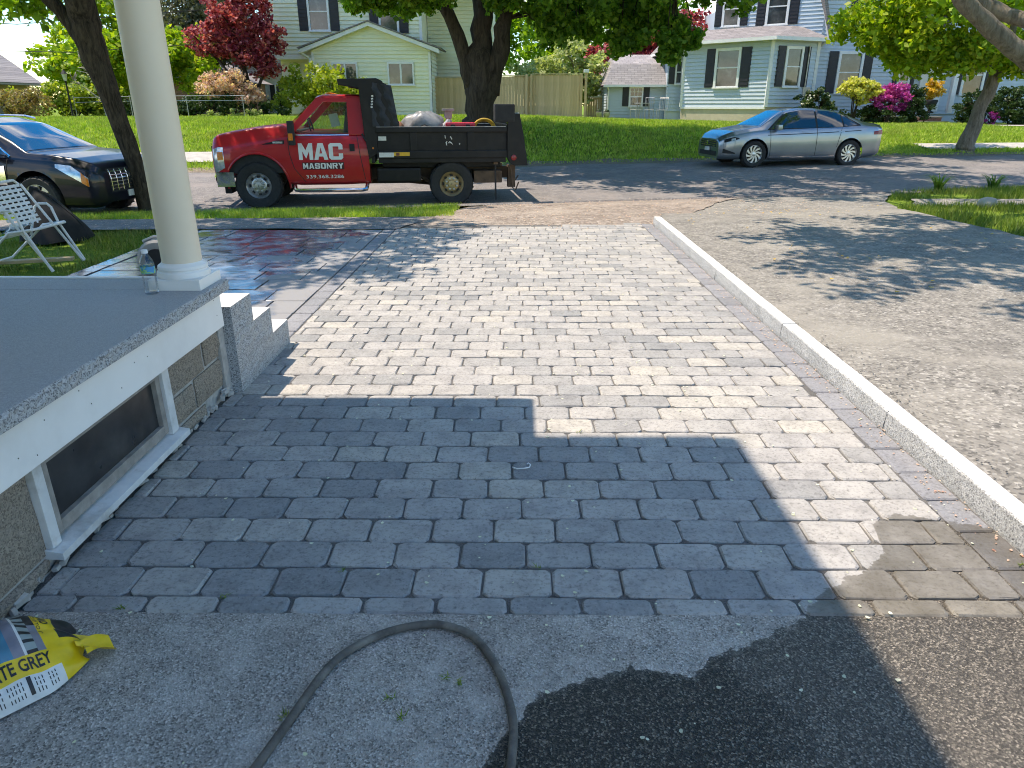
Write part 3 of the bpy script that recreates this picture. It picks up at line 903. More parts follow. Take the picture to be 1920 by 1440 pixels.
def wheel(parent, x, y, z, r, w, sgn, rim, rim_m, name='wheel'):
    """tyre with a rim as its child; sgn = side it faces"""
    rr = r*0.68 if rim != 'truck' else r*0.56
    prof = [(rr, -w/2+.01), (rr+.012, -w/2), (r*0.93, -w/2), (r*0.985, -w/2+.025), (r, -w/2+.05), (r, w/2-.05), (r*0.985, w/2-.025), (r*0.93, w/2), (rr+.012, w/2), (rr, w/2-.01), (rr-.005, 0)]
    t = MB().lathe(prof, 36, 'y', cap=False)
    for k in range(44):
        a = 2*math.pi*k/44
        t.cbox((r*1.001*math.cos(a), (0.3*w if k % 2 else -0.3*w), r*1.001*math.sin(a)), (0.012, w*0.36, 0.022), 0, -a)
    o = t.build(name, M['rubber'], parent, smooth=True); o.location = (x, y, z)
    yo = sgn*(w/2-0.03)
    b = MB()
    if rim == 'truck':
        b.lathe([(rr+.01, yo), (rr-.01, yo+sgn*.012), (rr-.03, yo-sgn*.01), (rr*.72, yo-sgn*.07), (rr*.60, yo-sgn*.035), (rr*.52, yo-sgn*.03), (rr*.30, yo-sgn*.03), (rr*.28, yo+sgn*.02), (0.01, yo+sgn*.025)], 30, 'y', cap=False)
        rm = b.build('rim', rim_m, o, smooth=True)
        nb = MB()
        for k in range(8):
            a = 2*math.pi*(k+.5)/8
            nb.lathe([(.018, yo-sgn*.03), (.018, yo-sgn*.0), (.006, yo+sgn*.004)], 8, 'y', (rr*.44*math.cos(a), 0, rr*.44*math.sin(a)))
        nb.build('lug_nut', M['steel'], rm)['kind'] = 'stuff'
        hv = MB()
        for k in range(8):
            a = 2*math.pi*k/8
            hv.cbox((rr*.66*math.cos(a), yo-sgn*.048, rr*.66*math.sin(a)), (0.03, 0.03, 0.05), 0, -a)
        hv.build('vent_hole', M['black_matte'], rm)['kind'] = 'stuff'
    else:
        b.lathe([(rr+.012, yo+sgn*.008), (rr-.008, yo+sgn*.012), (rr-.022, yo-sgn*.02), (rr-.03, yo-sgn*.10)], 36, 'y', cap=False)
        b.lathe([(.055, yo-sgn*.03), (.05, yo), (.01, yo+sgn*.005)], 16, 'y')
        n = {'swirl': 10, 'star': 7}[rim]
        for k in range(n):
            a0 = 2*math.pi*k/n
            pts = []
            for i in range(5):
                t_ = i/4; rad = 0.045+(rr-.055)*t_
                a = a0 + (0.55*t_ if rim == 'swirl' else 0.0)
                pts.append((rad*math.cos(a), yo-sgn*.012, rad*math.sin(a), (0.016+.010*t_) if rim == 'swirl' else (0.030+.030*t_)))
            vs = []
            for i, (px, py, pz, ww) in enumerate(pts):
                j = min(i+1, 4); h = max(i-1, 0)
                tx, tz = pts[j][0]-pts[h][0], pts[j][2]-pts[h][2]; L = math.hypot(tx, tz)
                nx_, nz_ = -tz/L, tx/L
                for e in (-1, 1):
                    vs.append((px+nx_*ww*e, py, pz+nz_*ww*e)); vs.append((px+nx_*ww*e*1.1, py-sgn*.03, pz+nz_*ww*e*1.1))
            fs = []
            for i in range(4):
                c0, c1 = i*4, (i+1)*4
                fs += [(c0, c0+2, c1+2, c1), (c0, c1, c1+1, c0+1), (c0+2, c0+3, c1+3, c1+2)]
            b.add(vs, fs)
        rm = b.build('rim', rim_m, o)
        MB().lathe([(rr-.02, yo-sgn*.06), (.02, yo-sgn*.062)], 30, 'y').build('brake_disc', M['black_matte'], o)
    return o

# ---------------------------------------------------------- red dump truck
truck = thing('dump_truck', 'red pickup cab with black dump bed parked at the near kerb', 'dump truck', (-1.36, 14.44, -0.285), R(8)+math.pi)
# local: x forward (towards the nose), y: camera side is +y because of the half turn
hood = Shell([(1.47, 0.42, 1.20, 1.30, 1.00, 0.90), (1.9, 0.40, 1.22, 1.30, 1.00, 0.90), (2.7, 0.40, 1.24, 1.32, 1.00, 0.90), (2.95, 0.42, 1.22, 1.44, 1.00, 0.84),
              (3.4, 0.45, 1.16, 1.40, 1.00, 0.84), (3.85, 0.48, 1.10, 1.33, 0.99, 0.82), (4.08, 0.50, 1.06, 1.28, 0.97, 0.80), (4.16, 0.52, 1.03, 1.22, 0.94, 0.78), (4.19, 0.58, 1.0, 1.15, 0.90, 0.74)])
cabb = hood.body('cab_body', M['red_paint'], truck, [(3.45, 0.42, 0.53)], nx=110)
rg = MB()
for sg in (1, -1):
    ring = []
    for k in range(25):
        a = math.pi*(-0.04+1.08*k/24)
        x, z = 3.45+0.545*math.cos(a), 0.42+0.545*math.sin(a)
        ring.append((x, sg*(hood.ys(min(x, 4.15), min(z, 1.0))+0.004), z))
    rg = MB().tube(ring, 0.020, 6)
    rg.build('wheel_arch_lip', M['red_paint'], truck, smooth=True)
MB().box(2.86, 4.05, -0.93, 0.93, 0.62, 1.0).build('wheel_well', M['black_matte'], truck)
# door seams
def seam(sh, pts, parent, name='door_seam', w=0.012, sgn=1, off=0.0035):
    mb = MB()
    P = []
    for (xa, za), (xb, zb_) in zip(pts[:-1], pts[1:]):
        for k in range(8): P.append((xa+(xb-xa)*k/8, za+(zb_-za)*k/8))
    P.append(pts[-1])
    vs = []
    for i, (x, z) in enumerate(P):
        j = min(i+1, len(P)-1); h = max(i-1, 0)
        tx, tz = P[j][0]-P[h][0], P[j][1]-P[h][1]; L = math.hypot(tx, tz) or 1
        for e in (-1, 1):
            a, b = x-tz/L*w/2*e, z+tx/L*w/2*e
            vs.append((a, sgn*(sh.ys(a, b)+off), b))
    mb.add(vs, [(2*i, 2*i+2, 2*i+3, 2*i+1) for i in range(len(P)-1)])
    return mb.build(name, M['black_matte'], parent)
for sg in (1, -1):
    seam(hood, [(2.86, 1.22), (2.85, 0.95), (2.79, 0.70), (2.60, 0.44)], truck, sgn=sg)
    seam(hood, [(1.66, 1.26), (1.62, 0.9), (1.55, 0.45)], truck, sgn=sg)
door = hood.side('door', [(1.68, 0.47), (2.56, 0.47)], [(1.68, 1.24), (2.56, 1.24)], M['red_paint'], truck, 0.0015)
dh = hood.side('door_handle', [(1.71, 0.985), (1.80, 0.985)], [(1.71, 1.11), (1.80, 1.11)], M['black'], door, 0.012)
M['white_vinyl'] = plain('white_vinyl', (0.72, 0.71, 0.68), 0.5, var=0.04)
M['dark_vinyl'] = plain('dark_vinyl', (0.06, 0.006, 0.012), 0.5, var=0.05)
def on_door(a, b, off=0.006): return Vector((2.69-a, hood.ys(2.69-a, b)+off, b))
BAR_T = [(0, .80), (1, .80), (1, .89), (.86, 1), (.14, 1), (0, .89)]; BAR_B = [(0, .2), (0, .11), (.14, 0), (.86, 0), (1, .11), (1, .2)]
def rect(a, b, c, d): return [(a, c), (b, c), (b, d), (a, d)]
GLYPH = {'M': [rect(0, .26, 0, 1), rect(.74, 1, 0, 1), [(.26, 1), (.26, .52), (.5, .08), (.5, .58)], [(.5, .58), (.5, .08), (.74, .52), (.74, 1)]],
         'A': [[(0, 0), (.29, 0), (.5, .76), (.5, 1), (.32, 1)], [(.71, 0), (1, 0), (.68, 1), (.5, 1), (.5, .76)], [(.346, .20), (.654, .20), (.604, .38), (.396, .38)]],
         'C': [BAR_T, BAR_B, rect(0, .30, .2, .8), rect(.70, 1, .62, .8), rect(.70, 1, .2, .38)],
         'S': [BAR_T, BAR_B, rect(0, 1, .41, .59), rect(0, .31, .59, .8), rect(.69, 1, .2, .41), rect(.69, 1, .68, .8), rect(0, .31, .2, .32)],
         'O': [BAR_T, BAR_B, rect(0, .31, .2, .8), rect(.69, 1, .2, .8)],
         'N': [rect(0, .27, 0, 1), rect(.73, 1, 0, 1), [(.27, 1), (.27, .6), (.73, 0), (.73, .4)]],
         'R': [rect(0, .29, 0, 1), [(.29, .82), (1, .82), (1, .89), (.86, 1), (.29, 1)], rect(.71, 1, .60, .82), [(.29, .42), (.86, .42), (1, .52), (1, .60), (.29, .60)], [(.45, .42), (.70, 0), (1, 0), (.76, .42)]],
         'Y': [[(0, 1), (.32, 1), (.5, .68), (.5, .42), (.35, .42)], [(1, 1), (.65, .42), (.5, .42), (.5, .68), (.68, 1)], rect(.35, .65, 0, .42)]}
def block_word(word, a0, a1, b0, b1, gap, off, m, parent):
    w = (a1-a0-gap*(len(word)-1))/len(word)
    for i, chn in enumerate(word):
        bm = bmesh.new()
        for poly in GLYPH[chn]:
            bm.faces.new([bm.verts.new((p[0], p[1], 0)) for p in poly])
        for k in range(1, 6):
            bmesh.ops.bisect_plane(bm, geom=bm.verts[:]+bm.edges[:]+bm.faces[:], plane_co=(0, k/6, 0), plane_no=(0, 1, 0))
        for v_ in bm.verts:
            v_.co = on_door(a0+i*(w+gap)+v_.co.x*w, b0+(b1-b0)*v_.co.y, off)
        me_ = bpy.data.meshes.new('letter'); bm.to_mesh(me_); bm.free()
        put('letter', me_, m, parent)
def door_panel(a0, a1, b0, b1, off, m, parent):
    MB().grid(lambda u_, v_: on_door(a0+(a1-a0)*u_, b0+(b1-b0)*v_, off), 10, 4).build('letter_panel', m, parent)
block_word('MAC', 0.0, 0.77, 0.845, 1.125, 0.016, 0.0075, M['white_vinyl'], door)
door_panel(0.04, 0.775, 0.678, 0.802, 0.0045, M['dark_vinyl'], door)
block_word('MASONRY', 0.055, 0.76, 0.692, 0.788, 0.014, 0.0075, M['white_vinyl'], door)
for txt, a0, a1, b0, b1, bo in (('339.368.3286', 0.09, 0.755, 0.525, 0.585, 0.007),):
    fit_text(txt, a0, a1, b0, b1, lambda a, b: on_door(a, b, 0.0075), 'lettering', M['white_vinyl'], door, bo, 1)
# side vent badge on the fender
bd = hood.side('fender_vent', [(2.92, 1.11), (3.05, 1.115), (3.30, 1.105)], [(2.92, 1.175), (3.05, 1.175), (3.30, 1.112)], M['black'], truck, 0.006)
hood.side('badge', [(2.95, 1.125), (3.12, 1.125)], [(2.95, 1.155), (3.12, 1.155)], M['chrome'], bd, 0.010)
# greenhouse: pillars, roof, glass
def pill(pts, y0, y1):   # side-view polygon, tilted inwards with height
    def yy(z, s_): return s_*(0.955-0.15*(z-1.25)/0.65)
    return pts
for sg in (1, -1):
    gh = MB()
    def add(poly, t=0.05):
        vs = []
        for x, z in poly:
            yo = 0.955-0.13*(z-1.25)/0.65
            vs.append((x, sg*yo, z))
        for x, z in poly:
            yo = 0.955-0.13*(z-1.25)/0.65
            vs.append((x, sg*(yo-t), z))
        n = len(poly)
        gh.add(vs, [tuple(range(n)), tuple(range(n, 2*n))[::-1]] + [(i, (i+1) % n, n+(i+1) % n, n+i) for i in range(n)])
    add([(2.93, 1.26), (2.78, 1.26), (2.21, 1.80), (2.24, 1.90), (2.32, 1.875)])
    add([(1.80, 1.26), (1.47, 1.26), (1.53, 1.90), (1.80, 1.90)])
    add([(2.24, 1.90), (2.215, 1.80), (1.799, 1.80), (1.799, 1.90)])
    gh.build('cab_pillars', M['red_paint'], truck, bevel=0.008)
rf = MB()
def roof_f(u_, v_):
    x = 1.50+0.83*u_; y = -0.835+1.67*v_
    e = min(1, (1-abs(2*v_-1))*5); fx = min(1, u_*9, (1-u_)*6)
    return (x, y, 1.875+0.065*math.sqrt(max(0, min(e, fx)))*(0.8+0.2*(1-abs(2*v_-1))))
rf.grid(roof_f, 20, 20)
rf.box(1.52, 2.28, -0.80, 0.80, 1.85, 1.873)
rf.build('cab_roof', M['red_paint'], truck, smooth=True)
MB().box(1.47, 1.505, -0.83, 0.83, 1.25, 1.47).box(1.475, 1.51, -0.83, -0.68, 1.47, 1.88).box(1.475, 1.51, 0.68, 0.83, 1.47, 1.88).build('cab_back', M['red_paint'], truck)
for sg in (1, -1):
    gl = MB()
    poly = [(2.86, 1.26), (2.24, 1.80), (1.79, 1.80), (1.79, 1.26)]
    gl.add([(x, sg*(0.955-0.13*(z-1.25)/0.65-0.025), z) for x, z in poly], [(0, 1, 2, 3)])
    gl.build('door_window', M['clear_glass'], truck)
MB().add([(2.95, 0.88, 1.34), (2.95, -0.88, 1.34), (2.31, -0.78, 1.87), (2.31, 0.78, 1.87)], [(0, 1, 2, 3)]).build('windshield', M['clear_glass'], truck)
MB().add([(1.495, 0.68, 1.47), (1.495, -0.68, 1.47), (1.505, -0.68, 1.88), (1.505, 0.68, 1.88)], [(0, 1, 2, 3)]).build('rear_window', M['clear_glass'], truck)
for sg in (1, -1):
    st = MB()
    st.cbox((1.82, sg*0.42, 1.38), (0.16, 0.5, 0.62), 0, R(-10)); st.cbox((1.80, sg*0.42, 1.74), (0.10, 0.28, 0.18), 0, R(-8)); st.cbox((2.1, sg*0.42, 1.08), (0.5, 0.5, 0.18))
    st.build('seat', M['interior'], truck, bevel=0.03)
MB().box(2.62, 2.93, -0.86, 0.86, 1.10, 1.34).build('dashboard', M['interior'], truck, bevel=0.03)
ring = [(2.50+0.07*math.sin(t)*0.6, 0.42+0.19*math.cos(t), 1.36+0.19*math.sin(t)) for t in [2*math.pi*k/20 for k in range(20)]]
MB().tube(ring, 0.014, 6, closed=True).build('steering_wheel', M['black_matte'], truck, smooth=True)
MB().cbox((2.06, 0.60, 1.50), (0.16, 0.006, 0.22), 0, 0.2).build('paper_notice', plain('paper', (0.62, 0.66, 0.52), 0.8), truck)
hood.side('window_trim', [(1.79, 1.252), (2.84, 1.252)], [(1.79, 1.268), (2.84, 1.268)], M['chrome'], truck, 0.010)
# mirror
mr = MB().cbox((2.76, 1.14, 1.30), (0.10, 0.17, 0.40)).tube([(2.74, 0.96, 1.28), (2.76, 1.10, 1.30)], 0.03, 6).build('side_mirror', M['black_matte'], truck, bevel=0.02)
MB().cbox((2.765, 1.228, 1.24), (0.075, 0.012, 0.115)).build('turn_signal', M['orange_lens'], mr, bevel=0.004)
for y in (0.5, 0.24, 0.0, -0.24, -0.5):
    MB().lathe([(.055, 1.925), (.05, 1.95), (.02, 1.965)], 10, c=(2.14, y, 0)).build('roof_light', M['orange_lens'], truck, smooth=True)
# nose
hl = hood.side('headlight', [(3.98, 0.72), (4.02, 0.70), (4.165, 0.62)], [(3.98, 1.065), (4.05, 1.07), (4.165, 1.03)], M['lamp_glass'], truck, 0.008)
hood.side('amber_marker', [(3.99, 0.86), (4.09, 0.85)], [(3.99, 0.99), (4.09, 0.985)], M['orange_lens'], hl, 0.013)
hood.side('headlight', [(3.98, 0.72), (4.02, 0.70), (4.165, 0.62)], [(3.98, 1.065), (4.05, 1.07), (4.165, 1.03)], M['lamp_glass'], truck, 0.008, sgn=-1)
MB().box(4.165, 4.235, -0.72, 0.72, 0.63, 1.08).build('grille', M['black_matte'], truck, bevel=0.02)
gb = MB()
for z in (0.72, 0.83, 0.94): gb.box(4.236, 4.25, -0.66, 0.66, z, z+0.05)
gb.build('grille_bar', M['chrome'], truck, bevel=0.005)
bp = MB()
def bpf(u_, v_):
    a = -1.0+2.0*u_; z = 0.40+0.25*v_
    return (4.30-0.16*abs(a)**3-0.02*math.cos(v_*6.28), a*1.0, z)
bp.grid(bpf, 24, 6)
bp.grid(lambda u_, v_: (4.14-0.30*u_, 1.0+0.005, 0.40+0.25*v_), 4, 4); bp.grid(lambda u_, v_: (4.14-0.30*u_, -1.005, 0.40+0.25*v_), 4, 4)
bp.build('front_bumper', M['chrome'], truck, smooth=True, merge=True)
MB().cbox((4.10, 0.90, 0.50), (0.14, 0.14, 0.10), 0.5).build('fog_lamp', M['black_matte'], truck, bevel=0.02)
MB().box(3.96, 4.08, -0.80, 0.80, 0.26, 0.40).build('air_dam', M['black_matte'], truck, bevel=0.02)
sb = MB().tube([(2.82, 0.92, 0.40), (2.80, 1.02, 0.33), (2.72, 1.03, 0.32), (1.62, 1.03, 0.32), (1.55, 1.02, 0.33), (1.53, 0.9, 0.42)], 0.035, 8)
sb.build('side_step', M['chrome'], truck, smooth=True)
# chassis
ch = MB()
for sg in (1, -1): ch.box(-1.1, 3.9, sg*0.42-0.05, sg*0.42+0.05, 0.45, 0.66)
for x in (-1.0, -0.5, 0.6, 1.2): ch.box(x-.05, x+.05, -0.42, 0.42, 0.48, 0.62)
ch.build('chassis_frame', M['rust'], truck)
MB().lathe([(0.06, -0.9), (0.06, -0.2), (0.17, -0.12), (0.17, 0.12), (0.06, 0.2), (0.06, 0.9)], 14, 'y', c=(0, 0, 0.40)).build('rear_axle', M['rust'], truck, smooth=True)
MB().lathe([(0.05, -0.85), (0.05, 0.85)], 12, 'y', c=(3.45, 0, 0.41)).build('front_axle', M['rust'], truck)
MB().box(0.55, 1.35, 0.50, 0.90, 0.42, 0.68).build('fuel_tank', M['black'], truck, bevel=0.04)
MB().box(-0.95, -0.42, 0.55, 0.92, 0.40, 0.62).build('tool_box', M['rust'], truck, bevel=0.02)
ls = MB(); ls.tube([(0.6, 0.62, 0.52), (0.3, 0.62, 0.36), (-0.3, 0.62, 0.36), (-0.7, 0.62, 0.55)], 0.035, 6); ls.cbox((0, .62, .46), (.2, .1, .14))
ls.build('leaf_spring', M['rust'], truck)
MB().tube([(1.9, -0.2, 0.35), (0.8, -0.2, 0.35), (0.4, 0.3, 0.36), (-0.2, 0.35, 0.6)], 0.045, 8).build('exhaust', M['rust'], truck)
steel_rim = plain('steel_rim', (0.50, 0.50, 0.51), 0.35, metal=0.8, var=0.15, dirt=(0.10, 0.085, 0.07))
gold = plain('gold_rim', (0.42, 0.31, 0.17), 0.45, metal=0.5, var=0.2, dirt=(0.14, 0.10, 0.07))
wheel(truck, 3.45, 0.86, 0.405, 0.405, 0.25, 1, 'truck', steel_rim); wheel(truck, 3.45, -0.86, 0.405, 0.405, 0.25, -1, 'truck', steel_rim)
for y, sg in ((0.94, 1), (0.66, 1), (-0.94, -1), (-0.66, -1)): wheel(truck, 0, y, 0.40, 0.40, 0.235, sg, 'truck', gold)
# bed
bed_t = MB()
bed_t.box(-1.0, 1.30, -1.08, 1.08, 0.78, 0.86)
for sg in (1, -1):
    y0, y1 = (1.02, 1.06) if sg > 0 else (-1.06, -1.02)
    bed_t.box(-1.02, 1.30, y0, y1, 0.861, 1.36)
bed_t.box(-0.95, 1.25, -0.62, 0.62, 0.66, 0.779)
bed_o = bed_t.build('dump_bed', M['black'], truck, bevel=0.008)
for sg in (1, -1):
    a = 1.061 if sg > 0 else -1.12; b = 1.12 if sg > 0 else -1.061
    MB().box(-1.02, 1.32, a, b, 1.30, 1.39).build('top_rail', M['black'], bed_o, bevel=0.012)
    MB().box(-1.02, 1.32, a, b, 0.86, 0.99).build('bottom_rail', M['black'], bed_o, bevel=0.012)
    MB().box(-1.0, 1.30, sg*1.0895-.03, sg*1.0895+.03, 1.391, 1.397).build('rail_wear_strip', M['steel'], bed_o)
    for x in (0.66, -0.36): MB().box(x-.06, x+.06, a, b-0.004 if sg > 0 else b, 0.991, 1.299).build('stake_post', M['black'], bed_o, bevel=0.004)
gw = plain('sticker_white', (0.62, 0.61, 0.58), 0.5, var=0.1, scale=30); gy_ = plain('sticker_yellow', (0.75, 0.40, 0.03), 0.5, var=0.1, scale=30)
MB().box(1.14, 1.28, 1.0605, 1.0625, 1.165, 1.235).build('sticker', gw, bed_o)
MB().box(1.02, 1.28, 1.1205, 1.1225, 0.885, 0.965).build('sticker', gw, bed_o)
MB().box(0.74, 1.019, 1.1205, 1.1225, 0.905, 0.968).build('sticker', gy_, bed_o)
MB().box(0.92, 0.98, 1.123, 1.1235, 0.91, 0.962).build('sticker', plain('sticker_brown', (0.20, 0.06, 0.03), 0.5), bed_o)
sp = MB(); rr = random.Random(5)
for k in range(9): sp.cbox((0.02+rr.uniform(-.22, .08), 1.0612, 1.17+rr.uniform(-.07, .07)), (rr.uniform(.008, .02), .001, rr.uniform(.015, .06)), 0, rr.uniform(-1, 1))
sp.build('paint_splash', gw, bed_o)['kind'] = 'stuff'
# headboard and cab shield
hb = MB().box(1.36, 1.42, -1.05, 1.05, 0.78, 2.10)
hb.prism([(1.30, 0.95), (1.46, 0.85), (1.52, 1.3), (1.56, 2.02), (1.90, 2.075), (1.915, 2.17), (1.25, 2.185), (1.15, 2.14), (1.10, 2.0), (0.98, 1.42), (1.02, 1.39), (1.30, 1.39)], 1.051, 1.09)
hb.prism([(1.30, 0.95), (1.46, 0.85), (1.52, 1.3), (1.56, 2.02), (1.90, 2.075), (1.915, 2.17), (1.25, 2.185), (1.15, 2.14), (1.10, 2.0), (0.98, 1.42), (1.02, 1.39), (1.30, 1.39)], -1.09, -1.051)
hb.prism([(1.30, 2.10), (1.90, 2.10), (1.91, 2.165), (1.30, 2.18)], -1.05, 1.05)
hb.build('cab_shield', M['black'], truck, bevel=0.010)
tarp = MB()
def tf(u_, v_):
    x = 1.36-0.36*u_-0.10*(1-v_)*u_; z = 1.40+0.72*v_-0.05*u_*v_
    return (x, 1.096+0.02*math.sin(u_*14+v_*5)+0.012*math.sin(v_*23+u_*7), z)
tarp.grid(tf, 14, 16)
tarp.build('rolled_tarp', plain('tarp_fabric', (0.022, 0.025, 0.032), 0.7, var=0.4, scale=9), truck, smooth=True)
tx = MB()
for k in range(5): tx.cbox((1.33+0.006*k, 1.135, 1.90-0.045*k), (0.035, 0.003, 0.026), 0, 0.2)
tx.build('shield_decal', gw, truck)['kind'] = 'stuff'
MB().tube([(1.56, 1.06, 1.28), (1.49, 1.08, 1.16)], 0.018, 6).build('lever', M['black_matte'], truck)
MB().lathe([(.022, 1.07), (.015, 1.10)], 8, 'y', c=(1.38, 0, 1.04)).build('marker_light', M['orange_lens'], truck)
# tail
for sg in (1, -1):
    y0, y1 = (1.06, 1.135) if sg > 0 else (-1.135, -1.06)
    tl = MB().prism([(-1.02, 0.86), (-1.03, 1.62), (-1.25, 1.61), (-1.33, 1.2), (-1.40, 0.72), (-1.14, 0.72), (-1.07, 0.76)], y0, y1).build('tail_plate', M['black'], truck, bevel=0.01)
    MB().lathe([(.052, sg*1.136), (.048, sg*1.15), (.02, sg*1.155)], 16, 'y', c=(-1.14, 0, 0.86)).build('tail_light', M['red_lens'], tl, smooth=True)
MB().box(-1.10, -1.04, -1.04, 1.04, 0.86, 1.42).build('tailgate', M['black'], truck, bevel=0.01)
MB().tube([(-1.03, 1.10, 1.62), (-1.15, 1.10, 1.60), (-1.24, 1.10, 1.60)], 0.03, 8).build('tail_latch', M['steel'], truck)
MB().cbox((-0.98, 1.0, 1.62), (0.36, 0.3, 0.30)).build('spreader_box', M['black_matte'], truck, bevel=0.03)
MB().box(-0.83, -0.80, 0.99, 1.02, 0.10, 0.95).build('mud_flap_rod', M['black_matte'], truck)
MB().box(-0.86, -0.78, 0.95, 1.05, 0.74, 0.92).build('rod_bracket', M['rust'], truck)
cd = MB(); rr = random.Random(8)
cd.tube([(-1.12, 0.8, 0.72), (-1.16, 0.82, 0.3), (-1.22, 0.8, 0.25), (-1.28, .8, .4)], 0.014, 5); cd.tube([(-1.1, 0.5, 0.7), (-1.2, 0.55, 0.34), (-1.30, .6, .5)], 0.014, 5); cd.box(-1.22, -1.08, 0.6, 0.75, 0.30, 0.70)
cd.build('hitch_chain', M['rust'], truck)

# ---------------------------------------------------------- silver sedan
sedan = thing('silver_sedan', 'silver four door sedan with swirl wheels parked across the street', 'car', (7.36, 20.45, -0.068), R(9)+math.pi)
# local x forward; rear axle at -1.34, front axle at 1.34
J = Shell([(-2.33, 0.42, 0.84, 0.92, 0.64, 0.50), (-2.28, 0.30, 0.93, 1.035, 0.80, 0.64), (-2.1, 0.24, 0.98, 1.075, 0.87, 0.68), (-1.75, 0.20, 0.985, 1.13, 0.895, 0.66), (-1.35, 0.18, 0.975, 1.28, 0.90, 0.60), (-0.9, 0.17, 0.965, 1.40, 0.90, 0.58), (-0.4, 0.17, 0.95, 1.455, 0.90, 0.585), (0.1, 0.17, 0.935, 1.455, 0.90, 0.585),
           (0.5, 0.17, 0.92, 1.385, 0.90, 0.60), (0.9, 0.18, 0.91, 1.185, 0.895, 0.63), (1.18, 0.19, 0.90, 1.02, 0.895, 0.72), (1.5, 0.20, 0.87, 0.97, 0.89, 0.74), (1.9, 0.20, 0.79, 0.90, 0.86, 0.70), (2.12, 0.20, 0.71, 0.81, 0.79, 0.62), (2.24, 0.22, 0.62, 0.70, 0.66, 0.48)])
arch_j = [(1.34, 0.335, 0.385), (-1.34, 0.335, 0.385)]
J.body('body', M['silver_paint'], sedan, arch_j, nx=130)
for sg in (1, -1):
    J.side('window_surround', [(-1.60, 1.02), (-1.0, 0.985), (0.0, 0.955), (1.02, 0.925)], [(-1.60, 1.05), (-1.15, 1.315), (-0.8, 1.395), (-0.35, 1.425), (0.05, 1.43), (0.48, 1.36), (1.02, 0.93)], M['black_matte'], sedan, 0.002, sg, 40, 8)
    J.side('side_window', [(-0.32, 0.98), (0.93, 0.955)], [(-0.32, 1.40), (0.05, 1.405), (0.45, 1.34), (0.93, 0.96)], M['tint_glass'], sedan, sgn=sg)
    J.side('side_window', [(-1.08, 1.0), (-0.37, 0.98)], [(-1.08, 1.31), (-0.8, 1.37), (-0.37, 1.40)], M['tint_glass'], sedan, sgn=sg)
    J.side('quarter_window', [(-1.50, 1.04), (-1.12, 1.005)], [(-1.50, 1.06), (-1.12, 1.295)], M['tint_glass'], sedan, sgn=sg)
    seam(J, [(0.95, 0.93), (0.92, 0.6), (0.90, 0.24)], sedan, sgn=sg); seam(J, [(-0.35, 0.97), (-0.36, 0.6), (-0.36, 0.24)], sedan, sgn=sg); seam(J, [(-1.05, 0.98), (-1.0, 0.75), (-0.95, 0.5)], sedan, sgn=sg)
    seam(J, [(1.02, 0.80), (0.2, 0.825), (-0.8, 0.865), (-1.6, 0.905)], sedan, 'crease', 0.018, sg, 0.003)
    J.side('sill_trim', [(-0.92, 0.25), (0.92, 0.23)], [(-0.92, 0.285), (0.92, 0.27)], M['chrome'], sedan, 0.008, sg)
    J.side('tail_light', [(-2.285, 0.80), (-1.98, 0.80)], [(-2.285, 0.92), (-1.98, 0.88)], M['red_lens'], sedan, 0.007, sg)
    h1 = J.side('headlight', [(1.78, 0.71), (2.14, 0.62)], [(1.78, 0.735), (1.9, 0.76), (2.14, 0.70)], M['black'], sedan, 0.007, sg)
    J.side('lamp_lens', [(1.88, 0.69), (1.98, 0.665)], [(1.88, 0.735), (1.98, 0.715)], M['lamp_glass'], h1, 0.011, sg)
    J.side('fog_trim', [(1.86, 0.34), (2.16, 0.36)], [(1.86, 0.37), (2.16, 0.47)], M['black_matte'], sedan, 0.008, sg)
    J.side('chrome_strip', [(1.86, 0.325), (2.18, 0.325)], [(1.86, 0.335), (2.18, 0.35)], M['chrome'], sedan, 0.010, sg)
    for x in (0.0, -1.0): J.side('door_handle', [(x-.12, 0.875), (x+.06, 0.868)], [(x-.12, 0.90), (x+.06, 0.893)], M['silver_paint'], sedan, 0.022, sg, 6, 2)
    mr = MB().cbox((0.80, sg*0.98, 0.99), (0.12, 0.20, 0.13)).tube([(0.80, sg*0.88, 0.95), (0.80, sg*0.96, 0.97)], 0.02, 6).build('side_mirror', M['silver_paint'], sedan, bevel=0.03, smooth=True)
    for x in (1.34, -1.34): wheel(sedan, x, sg*0.80, 0.332, 0.332, 0.21, sg, 'swirl', M['alloy'])
J.top('windshield', 0.50, 1.16, 0.96, 1.02, M['tint_glass'], sedan)
J.top('rear_window', -1.70, -0.95, 0.95, 0.93, M['tint_glass'], sedan)
MB().box(-1.75, 1.75, -0.72, 0.72, 0.20, 0.62).build('underbody', M['black_matte'], sedan)
def nose_panel(sh, name, x0, zlo, zhi, wk, m, parent, off=0.006):
    mb = MB()
    def f(u_, v_):
        y = (-1+2*u_)*wk; z = zlo+(zhi-zlo)*v_
        # march forward until outside of the body
        x = sh.xs[-1]
        lo, hi = 0.5, float(sh.xs[-1])
        for _ in range(18):
            mid = (lo+hi)/2
            if sh.ys(mid, z) > abs(y) and sh.p(mid)['zt'] > z: lo = mid
            else: hi = mid
        return (lo+off, y, z)
    mb.grid(f, 20, 4)
    return mb.build(name, m, parent, smooth=True)
gr = nose_panel(J, 'grille', 2.2, 0.50, 0.66, 0.50, M['black_matte'], sedan)
for z in (0.53, 0.58, 0.63): nose_panel(J, 'grille_bar', 2.2, z, z+.014, 0.48, M['chrome'], gr, 0.012)
nose_panel(J, 'lower_intake', 2.2, 0.28, 0.40, 0.55, M['black_matte'], sedan)
MB().box(2.26, 2.275, -0.15, 0.15, 0.40, 0.49).build('license_plate', gw, sedan)
